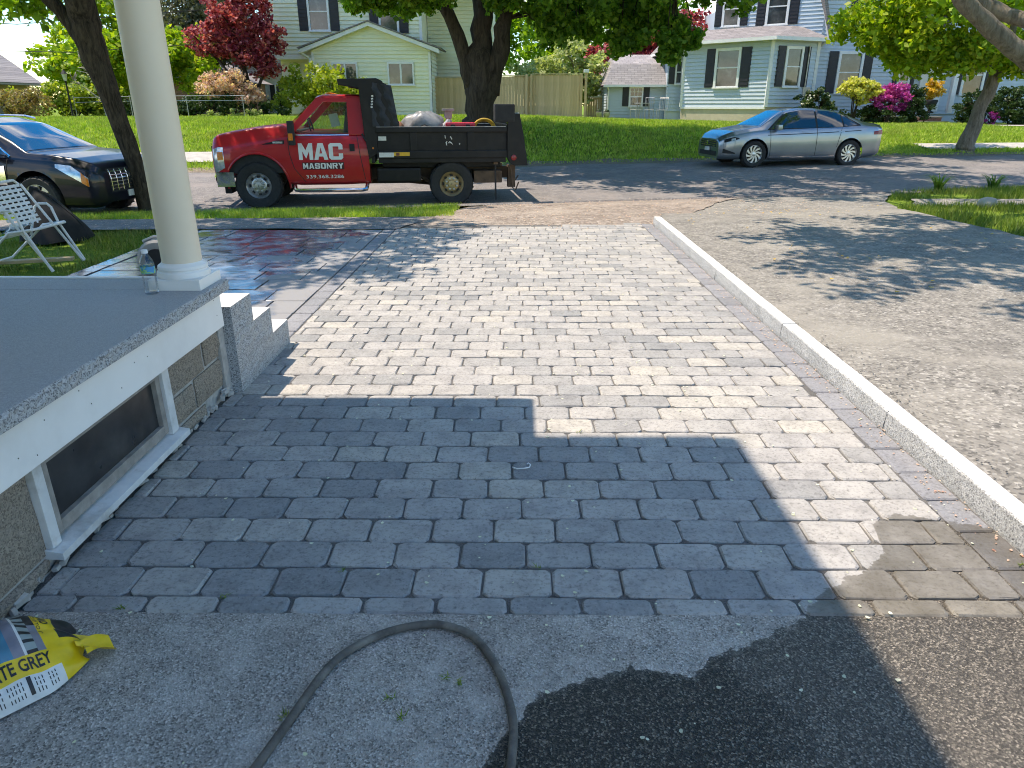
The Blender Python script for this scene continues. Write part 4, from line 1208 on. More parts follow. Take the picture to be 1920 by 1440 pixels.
MB().lathe([(.05, 2.262), (.05, 2.272), (.035, 2.275)], 16, 'x', c=(0, 0, 0.60)).build('nose_emblem', M['chrome'], sedan)

# ---------------------------------------------------------- black crossover (a low slung one)
suv = thing('black_crossover', 'glossy black crossover with chrome grille parked nose to nose with the truck', 'car', (-8.85, 12.55, -0.30), R(-9))
suv.scale = (1.0, 1.0, 0.96)
C = Shell([(-2.45, 0.5, 1.0, 1.2, 0.7, 0.6), (-2.35, 0.32, 1.05, 1.45, 0.86, 0.62), (-1.6, 0.24, 1.06, 1.60, 0.92, 0.64), (-0.6, 0.22, 1.05, 1.655, 0.93, 0.66), (0.1, 0.22, 1.04, 1.64, 0.93, 0.66), (0.5, 0.22, 1.03, 1.55, 0.93, 0.67), (0.95, 0.23, 1.02, 1.32, 0.93, 0.70), (1.28, 0.24, 1.01, 1.13, 0.925, 0.80),
           (1.7, 0.25, 0.98, 1.10, 0.92, 0.80), (2.05, 0.25, 0.93, 1.045, 0.90, 0.76), (2.28, 0.25, 0.86, 0.97, 0.86, 0.70), (2.38, 0.27, 0.80, 0.88, 0.78, 0.62), (2.43, 0.33, 0.70, 0.76, 0.64, 0.5)])
C.body('body', M['navy_paint'], suv, [(1.40, 0.40, 0.445), (-1.40, 0.40, 0.445)], nx=130)
for sg in (1, -1):
    C.side('side_window', [(-0.35, 1.08), (0.98, 1.055)], [(-0.35, 1.55), (0.1, 1.55), (0.5, 1.44), (0.98, 1.065)], M['tint_glass'], suv, sgn=sg)
    C.side('side_window', [(-1.4, 1.10), (-0.42, 1.08)], [(-1.4, 1.5), (-0.42, 1.55)], M['tint_glass'], suv, sgn=sg)
    C.side('window_trim', [(-1.4, 1.072), (1.0, 1.040)], [(-1.4, 1.09), (1.0, 1.06)], M['chrome'], suv, 0.008, sg)
    mb = MB().tube([(x, sg*(C.ys(x, z)+0.006), z) for x, z in ((1.02, 1.06), (0.85, 1.17), (0.55, 1.39), (0.3, 1.52), (0.0, 1.57))], 0.014, 6); mb.build('pillar_trim', M['chrome'], suv)
    C.side('fender_vent', [(0.78, 0.62), (0.83, 0.62), (0.92, 0.62)], [(0.78, 0.88), (0.83, 0.91), (0.92, 0.92)], M['chrome'], suv, 0.012, sg, 6, 6)
    seam(C, [(0.98, 1.04), (0.93, 0.7), (0.84, 0.3)], suv, sgn=sg)
    hl = C.side('headlight', [(1.80, 0.90), (2.05, 0.76), (2.30, 0.60)], [(1.80, 0.955), (2.05, 0.93), (2.30, 0.74)], M['lamp_glass'], suv, 0.008, sg)
    C.side('amber_strip', [(2.20, 0.665), (2.30, 0.60)], [(2.20, 0.83), (2.30, 0.72)], M['orange_lens'], hl, 0.014, sg, 6, 2)
    mr = MB().cbox((0.80, sg*1.02, 1.10), (0.14, 0.22, 0.15)).tube([(0.80, sg*0.9, 1.05), (0.80, sg*0.97, 1.07)], 0.02, 6).build('side_mirror', M['navy_paint'], suv, bevel=0.03, smooth=True)
    MB().lathe([(.065, 0), (.065, .02), (.05, .022), (.03, .01)], 18, 'x', c=(2.37, sg*0.55, 0.45)).build('fog_lamp', M['chrome'], suv, smooth=True)
    MB().tube([(x, sg*0.62, C.zs_(x, 0.60)+0.05) for x in (-1.6, -1.0, -0.3, 0.1, 0.3)], 0.018, 6).build('roof_rail', M['chrome'], suv)
    for x in (1.40, -1.40): wheel(suv, x, sg*0.82, 0.375, 0.375, 0.235, sg, 'star', plain('pale_alloy', (0.62, 0.58, 0.50), 0.35, metal=0.5, var=0.06))
C.top('windshield', 0.46, 1.24, 0.97, 1.0, M['tint_glass'], suv, 0.005)
MB().box(-1.9, 1.85, -0.74, 0.74, 0.28, 0.72).build('underbody', M['black_matte'], suv)
gr = nose_panel(C, 'grille', 2.3, 0.48, 0.86, 0.55, M['black_matte'], suv)
for k in range(6): nose_panel(C, 'grille_bar', 2.3, 0.53+k*.055, 0.548+k*.055, 0.54, M['chrome'], gr, 0.014)
for k in range(-4, 5):
    y = k*0.13
    pts = []
    for z in (0.51, 0.6, 0.7, 0.8, 0.845):
        lo, hi = 0.5, 2.43
        for _ in range(18):
            mid = (lo+hi)/2
            if C.ys(mid, z) > abs(y) and C.p(mid)['zt'] > z: lo = mid
            else: hi = mid
        pts.append((lo+0.014, y, z))
    MB().tube(pts, 0.008, 5).build('grille_upright', M['chrome'], gr)
MB().prism([(-0.09, 0.70), (-0.075, 0.76), (0.075, 0.76), (0.09, 0.70), (0.0, 0.60)], 2.425, 2.447, 'x').build('nose_emblem', M['chrome'], gr, bevel=0.005)
MB().box(2.43, 2.448, -0.17, 0.17, 0.38, 0.485).build('license_plate', gw, suv, bevel=0.003)
# ------------------------------------------------------------------ houses across the street
def m_siding(name, c, rough=0.55):
    m = NT(name); v = m.pos()
    f = m.noise(v, 1.2, 5, 0.6)
    col = m.ramp(f, [(0.3, tuple(x*0.93 for x in c)), (0.7, tuple(min(1, x*1.05) for x in c))])
    m.set(color=col, rough=rough); m.bump(m.noise(v, 60, 3), 0.15, 0.004)
    return m.m
def m_shingle(name, a, b):
    m = NT(name); v = m.pos()
    br = m.n('TexBrick'); br.inputs['Scale'].default_value = 1.0
    br.inputs['Brick Width'].default_value = 0.33; br.inputs['Row Height'].default_value = 0.12; br.inputs['Mortar Size'].default_value = 0.008
    br.inputs['Color1'].default_value = (*a, 1); br.inputs['Color2'].default_value = (*b, 1); br.inputs['Mortar'].default_value = (*[x*0.45 for x in a], 1)
    cb = m.n('CombineXYZ'); x, y, z = m.sep(v)
    m.l(x, cb.inputs[0]); m.l(m.math('MULTIPLY', z, 1.35), cb.inputs[1]); m.l(cb.outputs[0], br.inputs['Vector'])
    col = m.mix(m.ramp(m.noise(v, 9, 4), [(0.4, 0.0), (0.7, 0.4)]), br.outputs['Color'], b)
    m.set(color=col, rough=0.95); m.bump(br.outputs['Fac'], 0.4, 0.02)
    return m.m
M['yellow_siding'] = m_siding('yellow_siding', (0.80, 0.785, 0.57))
M['blue_siding'] = m_siding('blue_siding', (0.47, 0.55, 0.615))
M['white_trim'] = plain('white_trim', (0.74, 0.74, 0.73), 0.5, var=0.06)
M['shutter'] = plain('shutter_paint', (0.018, 0.018, 0.026), 0.55, var=0.2)
M['shingle'] = m_shingle('grey_shingle', (0.24, 0.22, 0.22), (0.34, 0.31, 0.30))
M['shingle2'] = m_shingle('brown_shingle', (0.19, 0.17, 0.165), (0.28, 0.25, 0.24))
def m_pane():
    m = NT('house_pane'); v = m.pos()
    f = m.noise(v, 2.2, 5, 0.6)
    m.set(color=m.ramp(f, [(0.35, (0.03, 0.035, 0.04)), (0.6, (0.075, 0.08, 0.085)), (0.78, (0.20, 0.205, 0.20))]), rough=0.06, spec=0.8)
    return m.m
M['pane'] = m_pane()
M['foundation'] = plain('foundation_concrete', (0.48, 0.42, 0.32), 0.9, var=0.12, scale=3, bump=0.2, dirt=(0.36, 0.31, 0.24))

def frame_of(a, b):
    t = Vector((b[0]-a[0], b[1]-a[1], 0)); L = t.length; t.normalize()
    return Vector((a[0], a[1], 0)), t, Vector((t.y, -t.x, 0)), L

def siding(parent, a, b, z0, z1, m, course=0.17, lim=None, name='siding_wall'):
    """clapboards, each course a sloping board; lim(z) -> (s0, s1) clips them under a gable"""
    o, t, n, L = frame_of(a, b)
    mb = MB(); z = z0
    while z < z1-1e-3:
        zt = min(z+course, z1)
        def pt(s, zz, off): return o+t*s+n*off+Vector((0, 0, zz))
        l0, r0_ = (0, L) if lim is None else lim(z)
        l1, r1 = (0, L) if lim is None else lim(zt)
        if r0_-l0 > 0.02:
            mb.add([pt(l0, z, 0.038), pt(r0_, z, 0.038), pt(r1, zt, 0.004), pt(l1, zt, 0.004)], [(0, 1, 2, 3)])
            mb.add([pt(l0, z, 0.0), pt(r0_, z, 0.0), pt(r0_, z, 0.038), pt(l0, z, 0.038)], [(0, 1, 2, 3)])
        z = zt
    return mb.build(name, m, parent)

def bar3(mb, o, t, n, s0, s1, z0, z1, d0, d1):
    vs = [o+t*s+n*d+Vector((0, 0, z)) for z in (z0, z1) for d in (d0, d1) for s in (s0, s1)]
    mb.add(vs, [(0,2,3,1),(4,5,7,6),(0,1,5,4),(2,6,7,3),(0,4,6,2),(1,3,7,5)])

def hwindow(parent, a, b, s0, s1, z0, z1, shutter=0.0, mull='sash', fw=0.09, grid6=False):
    o, t, n, L = frame_of(a, b)
    f = MB()
    bar3(f, o, t, n, s0, s0+fw, z0, z1, -0.02, 0.09); bar3(f, o, t, n, s1-fw, s1, z0, z1, -0.02, 0.09)
    bar3(f, o, t, n, s0+fw, s1-fw, z1-fw, z1, -0.02, 0.088); bar3(f, o, t, n, s0-0.03, s1+0.03, z0-0.05, z0, -0.02, 0.12)
    bar3(f, o, t, n, s0+fw, s1-fw, z0, z0+0.05, -0.02, 0.07)
    if mull == 'sash': bar3(f, o, t, n, s0+fw, s1-fw, (z0+z1)/2-0.025, (z0+z1)/2+0.025, -0.02, 0.065)
    else: bar3(f, o, t, n, (s0+s1)/2-0.04, (s0+s1)/2+0.04, z0+0.05, z1-fw, -0.02, 0.075)
    if grid6:
        for k in (1, 2): bar3(f, o, t, n, s0+fw+(s1-s0-2*fw)*k/3-.012, s0+fw+(s1-s0-2*fw)*k/3+.012, (z0+z1)/2+.025, z1-fw, 0.03, 0.06)
        bar3(f, o, t, n, s0+fw, s1-fw, z0+(z1-z0)*0.74-.012, z0+(z1-z0)*0.74+.012, 0.03, 0.058)
    w = f.build('window', M['white_trim'], parent)
    p = MB(); bar3(p, o, t, n, s0+fw, s1-fw, z0+0.05, z1-fw, 0.02, 0.04)
    p.build('pane', M['pane'], w)
    if shutter:
        for e0, e1 in ((s0-shutter-.02, s0-.02), (s1+.02, s1+shutter+.02)):
            q = MB(); bar3(q, o, t, n, e0, e1, z0, z1, 0.0, 0.06)
            nl = 9
            for k in range(nl):
                zz = z0+0.08+(z1-z0-0.16)*k/nl
                bar3(q, o, t, n, e0+.04, e1-.04, zz, zz+(z1-z0)/nl*0.55, 0.06, 0.072)
            q.build('shutter', M['shutter'], w)
    return w

def solid(parent, pts, z0, z1, name, m):
    return MB().prism([(p[0], p[1]) for p in pts], z0, z1, 'z').build(name, m, parent)

# --- yellow house
yh = thing('yellow_house', 'pale yellow clapboard house with black shutters and a low gabled addition', 'house', (0, 0, 0))
gz = 0.85
ad_a, ad_b = (-9.35, 35.0), (-3.95, 35.0)
Lw = 5.4
siding(yh, ad_a, ad_b, gz, 3.72, M['yellow_siding'])
siding(yh, ad_a, ad_b, 3.72, 4.74, M['yellow_siding'], lim=lambda z: (max(0, (z-3.72)/1.02*2.68), Lw-max(0, (z-3.72)/1.02*2.72)))
solid(yh, [(-9.34, 35.02), (-3.96, 35.02), (-3.96, 37.2), (-9.34, 37.2)], gz-0.3, 3.70, 'core', M['yellow_siding'])
siding(yh, (-3.95, 35.0), (-3.95, 37.2), gz, 3.72, M['yellow_siding'])
rk = MB()
pk = (-6.66, 4.86)
for ex, sg in ((-9.78, -1), (-3.56, 1)):
    q = [(ex, 3.60), (pk[0], pk[1]-0.16), (pk[0], pk[1]), (ex, 3.78)]
    rk.prism(q, 34.72, 35.06)
rk.build('rake_board', M['white_trim'], yh)
rfy = MB()
rfy.prism([(-9.85, 3.785), (pk[0], 4.866), (pk[0], 4.92), (-9.9, 3.83)], 34.68, 37.4); rfy.prism([(-3.49, 3.785), (pk[0]+.001, 4.866), (pk[0]+.001, 4.92), (-3.44, 3.83)], 34.68, 37.4)
rfy.build('addition_roof', M['shingle2'], yh)
for x in (-9.35, -4.06): MB().box(x, x+.11, 34.955, 35.0, gz, 3.66).build('corner_board', M['white_trim'], yh)
hwindow(yh, ad_a, ad_b, 0.90, 2.06, 2.30, 3.24, mull='mid', fw=0.07); hwindow(yh, ad_a, ad_b, 3.42, 4.62, 2.30, 3.24, mull='mid', fw=0.07)
MB().tube([(-9.80, 34.70, 3.70), (-9.72, 34.85, 3.60), (-9.42, 34.93, 3.40), (-9.42, 34.93, gz)], 0.05, 6).build('downspout', M['white_trim'], yh)
m_a, m_b = (-11.35, 35.35), (-4.35, 35.35)
siding(yh, m_a, m_b, 3.45, 7.2, M['yellow_siding'])
siding(yh, (-11.0, 35.75), (-9.3, 35.75), gz, 3.45, M['yellow_siding'])
solid(yh, [(-11.33, 35.37), (-4.37, 35.37), (-4.37, 42), (-11.33, 42)], 3.452, 7.2, 'core', M['yellow_siding'])
solid(yh, [(-10.98, 35.77), (-4.4, 37.3), (-4.4, 42), (-10.98, 42)], gz-.3, 3.449, 'core', M['yellow_siding'])
MB().box(-11.42, -9.3, 35.27, 35.345, 3.38, 3.56).build('belt_board', M['white_trim'], yh)
for x in (-11.42, -4.45): MB().box(x, x+.12, 35.30, 35.35, 3.561, 7.2).build('corner_board', M['white_trim'], yh)
hwindow(yh, m_a, m_b, 1.93, 2.90, 4.55, 6.1, 0.40); hwindow(yh, m_a, m_b, 5.10, 6.00, 4.45, 6.0, 0.40)
siding(yh, (-4.35, 37.6), (-1.2, 37.6), gz, 7.2, M['yellow_siding'])
solid(yh, [(-4.34, 37.62), (-1.22, 37.62), (-1.22, 42), (-4.34, 42)], gz-.3, 7.2, 'core', M['yellow_siding'])
MB().prism([(-11.9, 7.21), (-0.8, 7.21), (-0.8, 7.35), (-6.3, 10.6), (-11.9, 7.35)], 34.9, 42.5).build('main_roof', M['shingle2'], yh)
# side entrance on the left flank
siding(yh, (-11.34, 42), (-11.34, 35.36), 3.45, 7.2, M['yellow_siding'])
MB().box(-10.95, -10.1, 35.68, 35.74, gz+.2, gz+2.3).build('side_door', M['white_trim'], yh)

# --- privacy fence, every board by itself
fence = thing('privacy_fence', 'tall tan wooden board fence behind the big maple trunk', 'fence', (-0.3, 36.3, 0.9))
M['fence_wood'] = NT('fence_wood')
mm = M['fence_wood']; v = mm.obj(); oi = mm.n('ObjectInfo')
mp = mm.n('Mapping'); mp.inputs['Scale'].default_value = (1, 1, 0.08); mm.l(v, mp.inputs['Vector'])
cw = mm.ramp(oi.outputs['Random'], [(0, (0.56, 0.385, 0.205)), (0.5, (0.65, 0.45, 0.25)), (1, (0.70, 0.50, 0.29))])
cw = mm.mix(mm.ramp(mm.noise(mp.outputs[0], 30, 5, 0.6), [(0.4, 0.0), (0.75, 0.5)]), cw, (0.36, 0.26, 0.14))
mm.set(color=cw, rough=0.85); M['fence_wood'] = mm.m
bme = MB().box(-0.069, 0.069, -0.012, 0.012, -0.2, 1.80).mesh('board', bevel=0.004, seg=1)
bme.materials.append(M['fence_wood'])
x = -3.72; k = 0
while x < 3.35:
    o = bpy.data.objects.new('board', bme); COL.objects.link(o); o.parent = fence
    seg = int((x+3.72)/2.35)
    o.location = (x, 0.02*math.sin(k*2.1)*0.3, (-0.06, 0.0, 0.05, 0.07)[min(seg, 3)]+random.uniform(-.006, .006))
    x += 0.1405; k += 1
for x, h in ((-3.75, 1.75), (-1.40, 1.85), (0.70, 1.90), (0.93, 1.90), (3.30, 1.92), (3.52, 1.95)):
    MB().box(x-.055, x+.055, -0.09, 0.05, -0.3, h).build('post', M['fence_wood'], fence, bevel=0.006)
for a, b, z in ((-3.78, -1.36, 1.752), (-1.34, 0.66, 1.812), (0.97, 3.26, 1.882)):
    MB().box(a, b, -0.06, 0.06, z, z+.035).build('cap_rail', M['fence_wood'], fence, bevel=0.004)
    MB().box(a, b, 0.014, 0.05, 0.4, 0.49).build('rail', M['fence_wood'], fence); MB().box(a, b, 0.014, 0.05, 1.4, 1.49).build('rail', M['fence_wood'], fence)
MB().box(3.40, 3.64, -0.14, 0.08, 1.951, 2.10).build('post_lamp_cap', M['white_trim'], fence, bevel=0.02)
low = thing('low_fence', 'short low brown fence in the gap beside the blue garage', 'fence', (4.1, 40, 0.8))
for k in range(9): MB().box(-0.55+k*.13, -0.55+k*.13+.12, -.015, .015, 0, 1.0).build('board', M['fence_wood'], low)
MB().box(-0.56, 0.62, -.04, .04, 1.0, 1.06).build('cap_rail', M['white_trim'], low)

# --- blue garage
bg = thing('blue_garage', 'small blue outbuilding with grey shingle roof behind the patio chairs', 'garage', (0, 0, 0))
ga, gb2 = (4.45, 38.0), (8.2, 38.0)
siding(bg, ga, gb2, 0.75, 2.35, M['blue_siding'], 0.13)
solid(bg, [(4.46, 38.02), (8.2, 38.02), (8.2, 43), (4.46, 43)], 0.5, 2.34, 'core', M['blue_siding'])
siding(bg, (4.45, 43), (4.45, 38.0), 0.75, 2.35, M['blue_siding'], 0.13)
MB().add([(4.25, 37.72, 2.36), (8.3, 37.72, 2.36), (8.3, 38.6, 3.35), (4.72, 38.6, 3.35), (8.3, 41, 3.9), (5.0, 41, 3.9), (4.25, 37.72, 2.28), (8.3, 37.72, 2.28), (4.25, 43.2, 2.36), (4.72, 42.6, 3.35)],
         [(0, 1, 2, 3), (3, 2, 4, 5), (6, 7, 1, 0), (0, 3, 9, 8), (3, 5, 9)]).build('roof', M['shingle'], bg)
MB().box(4.22, 8.3, 37.64, 37.72, 2.26, 2.37).build('gutter', M['white_trim'], bg)
MB().tube([(4.42, 37.68, 2.27), (4.50, 37.92, 2.15), (4.50, 37.95, 0.8)], 0.04, 6).build('downspout', M['white_trim'], bg)
hwindow(bg, ga, gb2, 1.08, 1.78, 1.38, 2.28, 0.30, fw=0.07, grid6=True)

# --- blue house
bh = thing('blue_house', 'light blue clapboard house with black shutters and angled front bay', 'house', (0, 0, 0))
P0, P1, P2, P3 = (7.97, 37.1), (11.05, 33.9), (13.45, 34.95), (13.75, 36.2)
bz = 0.85
for a, b in ((P0, P1), (P1, P2), (P2, P3)):
    siding(bh, a, b, bz+0.50, 4.05, M['blue_siding'], 0.165)
solid(bh, [(8.05, 37.15), (11.05, 34.0), (13.4, 35.0), (13.7, 39), (8.05, 39)], bz-.4, 4.04, 'core', M['blue_siding'])
fo, ft_, fn_, fl = frame_of(P0, P1); q = MB(); bar3(q, fo, ft_, fn_, 0.0, fl, bz-.4, bz+.5, -.05, 0.0)
bar3(q, *frame_of(P1, P2)[:3], 0.0, frame_of(P1, P2)[3], bz-.4, bz+.5, -.05, -0.002); q.build('foundation', M['foundation'], bh)
q = MB(); bar3(q, fo, ft_, fn_, -0.02, fl+.01, bz+.42, bz+.50, 0.0, 0.05); q.build('water_table', M['white_trim'], bh)
for p in (P0, P1, P2):
    MB().box(p[0]-.07, p[0]+.07, p[1]-.075, p[1]+.03, bz+.505, 4.04).build('corner_board', M['white_trim'], bh)
hwindow(bh, P0, P1, 1.72, 3.02, 2.20, 3.85, 0.46, fw=0.12); hwindow(bh, P1, P2, 0.75, 1.75, 2.20, 3.85, 0.40, fw=0.12)
ev = [(7.45, 36.95), (11.02, 33.40), (13.75, 34.6), (14.1, 35.4), (14.1, 38), (7.6, 38)]
MB().prism(ev, 4.051, 4.19, 'z').build('eave', M['white_trim'], bh)
tp = [(9.2, 38.2), (11.2, 36.4), (12.6, 36.2), (13.2, 36.6), (13.2, 38.4), (9.2, 38.4)]
n = 6
MB().add([(p[0], p[1], 4.192) for p in ev]+[(p[0], p[1], 4.82) for p in tp], [(i, (i+1) % n, n+(i+1) % n, n+i) for i in range(n)]+[tuple(range(n, 2*n))]).build('bay_roof', M['shingle2'], bh)
# upper gambrel end above the bay
g_a, g_b = (9.6, 38.9), (14.15, 35.9)
GL = frame_of(g_a, g_b)[3]
siding(bh, g_a, g_b, 4.3, 8.2, M['blue_siding'], 0.165, lim=lambda z: (0.15*(z-4.3), GL-0.30*(z-4.3)))
solid(bh, [(10.4, 38.7), (13.3, 36.8), (13.3, 44), (10.4, 44)], 3.8, 6.0, 'core', M['blue_siding'])
q = MB(); o_, t_, n_, _ = frame_of(g_a, g_b)
def P_(s, z, d): return o_+t_*s+n_*d+Vector((0, 0, z))
for s0, k in ((GL, -0.30),):
    q.add([P_(s0, 4.3, .06), P_(s0+.16, 4.3, .06), P_(s0+.16+k*3.9, 8.2, .06), P_(s0+k*3.9, 8.2, .06), P_(s0, 4.3, -.02), P_(s0+.16, 4.3, -.02), P_(s0+.16+k*3.9, 8.2, -.02), P_(s0+k*3.9, 8.2, -.02)],
          [(0, 1, 2, 3), (7, 6, 5, 4), (0, 4, 5, 1), (1, 5, 6, 2), (2, 6, 7, 3), (3, 7, 4, 0)])
q.build('rake_board', M['white_trim'], bh)
hwindow(bh, g_a, g_b, 2.55, 3.60, 4.95, 6.5, 0.42, fw=0.11); hwindow(bh, g_a, g_b, 0.45, 1.35, 5.0, 6.5, 0.34, fw=0.11)
MB().add([(14.2, 35.8, 4.25), (14.25, 42, 4.25), (12.9, 42, 8.4), (12.95, 35.7, 8.4), (14.35, 35.8, 4.25), (14.4, 42, 4.25), (13.05, 42, 8.4), (13.1, 35.7, 8.4)],
         [(0, 1, 2, 3), (4, 7, 6, 5), (0, 3, 7, 4), (0, 4, 5, 1)]).build('gambrel_roof', M['shingle2'], bh)
# small link to the garage
siding(bh, (7.30, 37.6), (8.1, 37.6), bz+.3, 3.75, M['blue_siding'], 0.165)
solid(bh, [(7.32, 37.62), (8.6, 37.62), (8.6, 41), (7.32, 41)], bz-.3, 3.75, 'core', M['blue_siding'])
hwindow(bh, (7.30, 37.6), (8.4, 37.6), 0.36, 0.72, 2.4, 3.45, 0.0, fw=0.07)
MB().box(7.36, 7.63, 37.52, 37.57, 2.4, 3.45).build('shutter', M['shutter'], bh)
MB().prism([(6.95, 37.2), (8.6, 37.2), (8.6, 41), (6.95, 41)], 3.76, 3.88, 'z').build('link_eave', M['white_trim'], bh)
MB().add([(6.95, 37.2, 3.885), (8.7, 37.2, 3.885), (8.7, 39.5, 4.6), (7.5, 39.5, 4.6), (6.95, 41, 3.885)], [(0, 1, 2, 3), (0, 3, 4)]).build('link_roof', M['shingle2'], bh)
# entrance front to the right
r_a, r_b = (13.9, 36.0), (26.5, 36.6)
siding(bh, r_a, r_b, bz+.2, 6.8, M['blue_siding'], 0.165)
solid(bh, [(13.92, 36.05), (26.4, 36.65), (26.4, 42), (13.92, 42)], 0.3, 6.79, 'core', M['blue_siding'])
hwindow(bh, r_a, r_b, 0.95, 2.15, 1.95, 3.75, 0.42, fw=0.12); hwindow(bh, r_a, r_b, 3.9, 4.5, 1.5, 3.4, 0.2, fw=0.1); hwindow(bh, r_a, r_b, 7.0, 8.1, 1.9, 3.6, 0.42, fw=0.12)
hwindow(bh, r_a, r_b, 1.6, 2.7, 4.7, 6.2, 0.42, fw=0.1); hwindow(bh, r_a, r_b, 4.4, 5.4, 4.7, 6.2, 0.42, fw=0.1); hwindow(bh, r_a, r_b, 7.4, 8.4, 4.7, 6.2, 0.42, fw=0.1)
q = MB(); bar3(q, *frame_of(r_a, r_b)[:3], 5.0, 6.1, 1.15, 3.3, 0.03, 0.1); q.build('front_door', M['white_trim'], bh)
MB().tube([(13.7, 34.75, 4.1), (13.65, 35.2, 3.9), (13.6, 35.35, 3.6), (13.55, 35.3, 0.8)], 0.05, 6).build('downspout', M['white_trim'], bh)
MB().box(19.6, 19.8, 34.6, 34.8, 1.1, 3.7).build('porch_post', M['white_trim'], bh); MB().box(18.0, 20.6, 34.4, 36.2, 3.7, 3.95).build('porch_canopy', M['white_trim'], bh)
MB().prism([(13.6, 6.8), (26.8, 6.8), (26.8, 6.95), (24, 9.5), (15, 9.5), (13.6, 6.95)], 35.5, 42).build('main_roof', M['shingle2'], bh)
M['brick'] = plain('brick_red', (0.24, 0.13, 0.105), 0.9, var=0.3, scale=14)
for k in range(3):
    MB().box(16.6+.1*k, 19.4-.1*k, 33.6+.32*k, 36.1, 0.35+.19*k, 0.54+.19*k-.002).build('entry_step', M['brick'], bh)
    MB().box(16.55+.1*k, 19.45-.1*k, 33.57+.32*k, 33.93+.32*k, 0.538+.19*k, 0.578+.19*k).build('step_tread', M['foundation'], bh)
# meter box on the shaded side
MB().box(12.9, 13.2, 34.65, 34.72, 1.8, 2.2).tube([(12.95, 34.62, 2.2), (12.95, 34.62, 3.9)], 0.03, 6).build('meter_box', M['steel'], bh, bevel=0.02)

# --- edge houses
gh_ = thing('grey_roof_house', 'tan house with sloping grey roof at the far left edge', 'house', (0, 0, 0))
solid(gh_, [(-34, 34), (-26.3, 34), (-26.3, 41), (-34, 41)], 0.4, 2.4, 'wall', plain('tan_wall', (0.30, 0.24, 0.17), 0.8))
MB().prism([(-35, 2.4), (-25.9, 2.4), (-25.9, 2.52), (-29.5, 5.2), (-35, 5.2)], 33.5, 41.5).build('roof', M['shingle'], gh_)
hwindow(gh_, (-33, 34), (-26.3, 34), 4.8, 5.8, 1.2, 2.1, fw=0.08)
wh = thing('white_porch_house', 'white house with open porch at the far right edge', 'house', (0, 0, 0))
solid(wh, [(29, 46), (42, 46), (42, 52), (29, 52)], 0.3, 6.0, 'wall', M['white_trim'])
for x in (27.3, 29.4, 31.5, 34): MB().box(x-.13, x+.13, 43.2, 43.46, 0.4, 3.0).build('porch_post', M['white_trim'], wh)
MB().box(26.9, 36, 42.9, 46, 3.0, 3.5).build('porch_roof', M['white_trim'], wh); MB().box(26.9, 36, 43, 46, 0.3, 1.1).build('porch_deck', M['white_trim'], wh)
hwindow(wh, (29, 46), (42, 46), 1.0, 2.0, 1.4, 2.8, fw=0.1)
MB().prism([(28.4, 6.0), (42.6, 6.0), (42.6, 6.15), (35.5, 9.5), (28.4, 6.15)], 45.5, 52.5).build('roof', M['shingle'], wh)
wl = thing('white_far_house', 'pale house glimpsed between the trees left of the yellow house', 'house', (0, 0, 0))
solid(wl, [(-21.5, 48), (-13.5, 48), (-13.5, 54), (-21.5, 54)], 0.5, 3.2, 'wall', plain('pale_wall', (0.50, 0.54, 0.60), 0.7))
MB().prism([(-22, 3.2), (-13, 3.2), (-17.5, 5.6)], 47.6, 54.4).build('roof', M['shingle'], wl)
for s in (1.2, 3.6, 6.2): hwindow(wl, (-21.5, 48), (-13.5, 48), s, s+.9, 1.3, 2.6, 0.3, fw=0.08)
rh = thing('brick_far_house', 'dark brick house half hidden behind the leaning street tree', 'house', (0, 0, 0))
solid(rh, [(-22.5, 42), (-15.6, 42), (-15.6, 47), (-22.5, 47)], 0.5, 2.6, 'wall', M['brick'])
MB().prism([(-23, 2.6), (-15.2, 2.6), (-19, 4.3)], 41.6, 47.4).build('roof', M['shingle2'], rh)
# ------------------------------------------------------------------ plants
M['leaf_maple'] = m_leaf('leaf_maple', [(0.05, 0.12, 0.016), (0.09, 0.19, 0.026), (0.15, 0.27, 0.035), (0.26, 0.37, 0.055)], 0.55)
M['leaf_bright'] = m_leaf('leaf_bright', [(0.10, 0.20, 0.018), (0.19, 0.31, 0.025), (0.30, 0.40, 0.03), (0.36, 0.38, 0.04)], 0.45)
M['leaf_street'] = m_leaf('leaf_street', [(0.09, 0.19, 0.018), (0.17, 0.30, 0.022), (0.27, 0.40, 0.03)], 0.45)
M['leaf_red'] = m_leaf('leaf_red', [(0.10, 0.012, 0.022), (0.24, 0.026, 0.05), (0.42, 0.07, 0.11), (0.55, 0.20, 0.22)], 0.4)
M['leaf_dark'] = m_leaf('leaf_dark', [(0.018, 0.042, 0.012), (0.03, 0.065, 0.016), (0.045, 0.085, 0.02)], 0.2)
M['leaf_conifer'] = m_leaf('leaf_conifer', [(0.045, 0.055, 0.03), (0.085, 0.095, 0.05), (0.15, 0.15, 0.09)], 0.2)
M['leaf_pale'] = m_leaf('leaf_pale', [(0.22, 0.29, 0.10), (0.34, 0.40, 0.16), (0.46, 0.47, 0.24)], 0.35)
M['leaf_shrub'] = m_leaf('leaf_shrub', [(0.13, 0.20, 0.02), (0.24, 0.31, 0.03), (0.36, 0.38, 0.05)], 0.35)
M['leaf_yellow'] = m_leaf('leaf_yellow', [(0.36, 0.38, 0.05), (0.55, 0.54, 0.12), (0.62, 0.58, 0.2)], 0.3)
M['petal_pink'] = m_leaf('petal_pink', [(0.52, 0.26, 0.20), (0.66, 0.44, 0.36), (0.72, 0.55, 0.42), (0.42, 0.20, 0.16)], 0.3)
M['petal_magenta'] = m_leaf('petal_magenta', [(0.28, 0.015, 0.20), (0.45, 0.04, 0.34), (0.62, 0.12, 0.42)], 0.3)
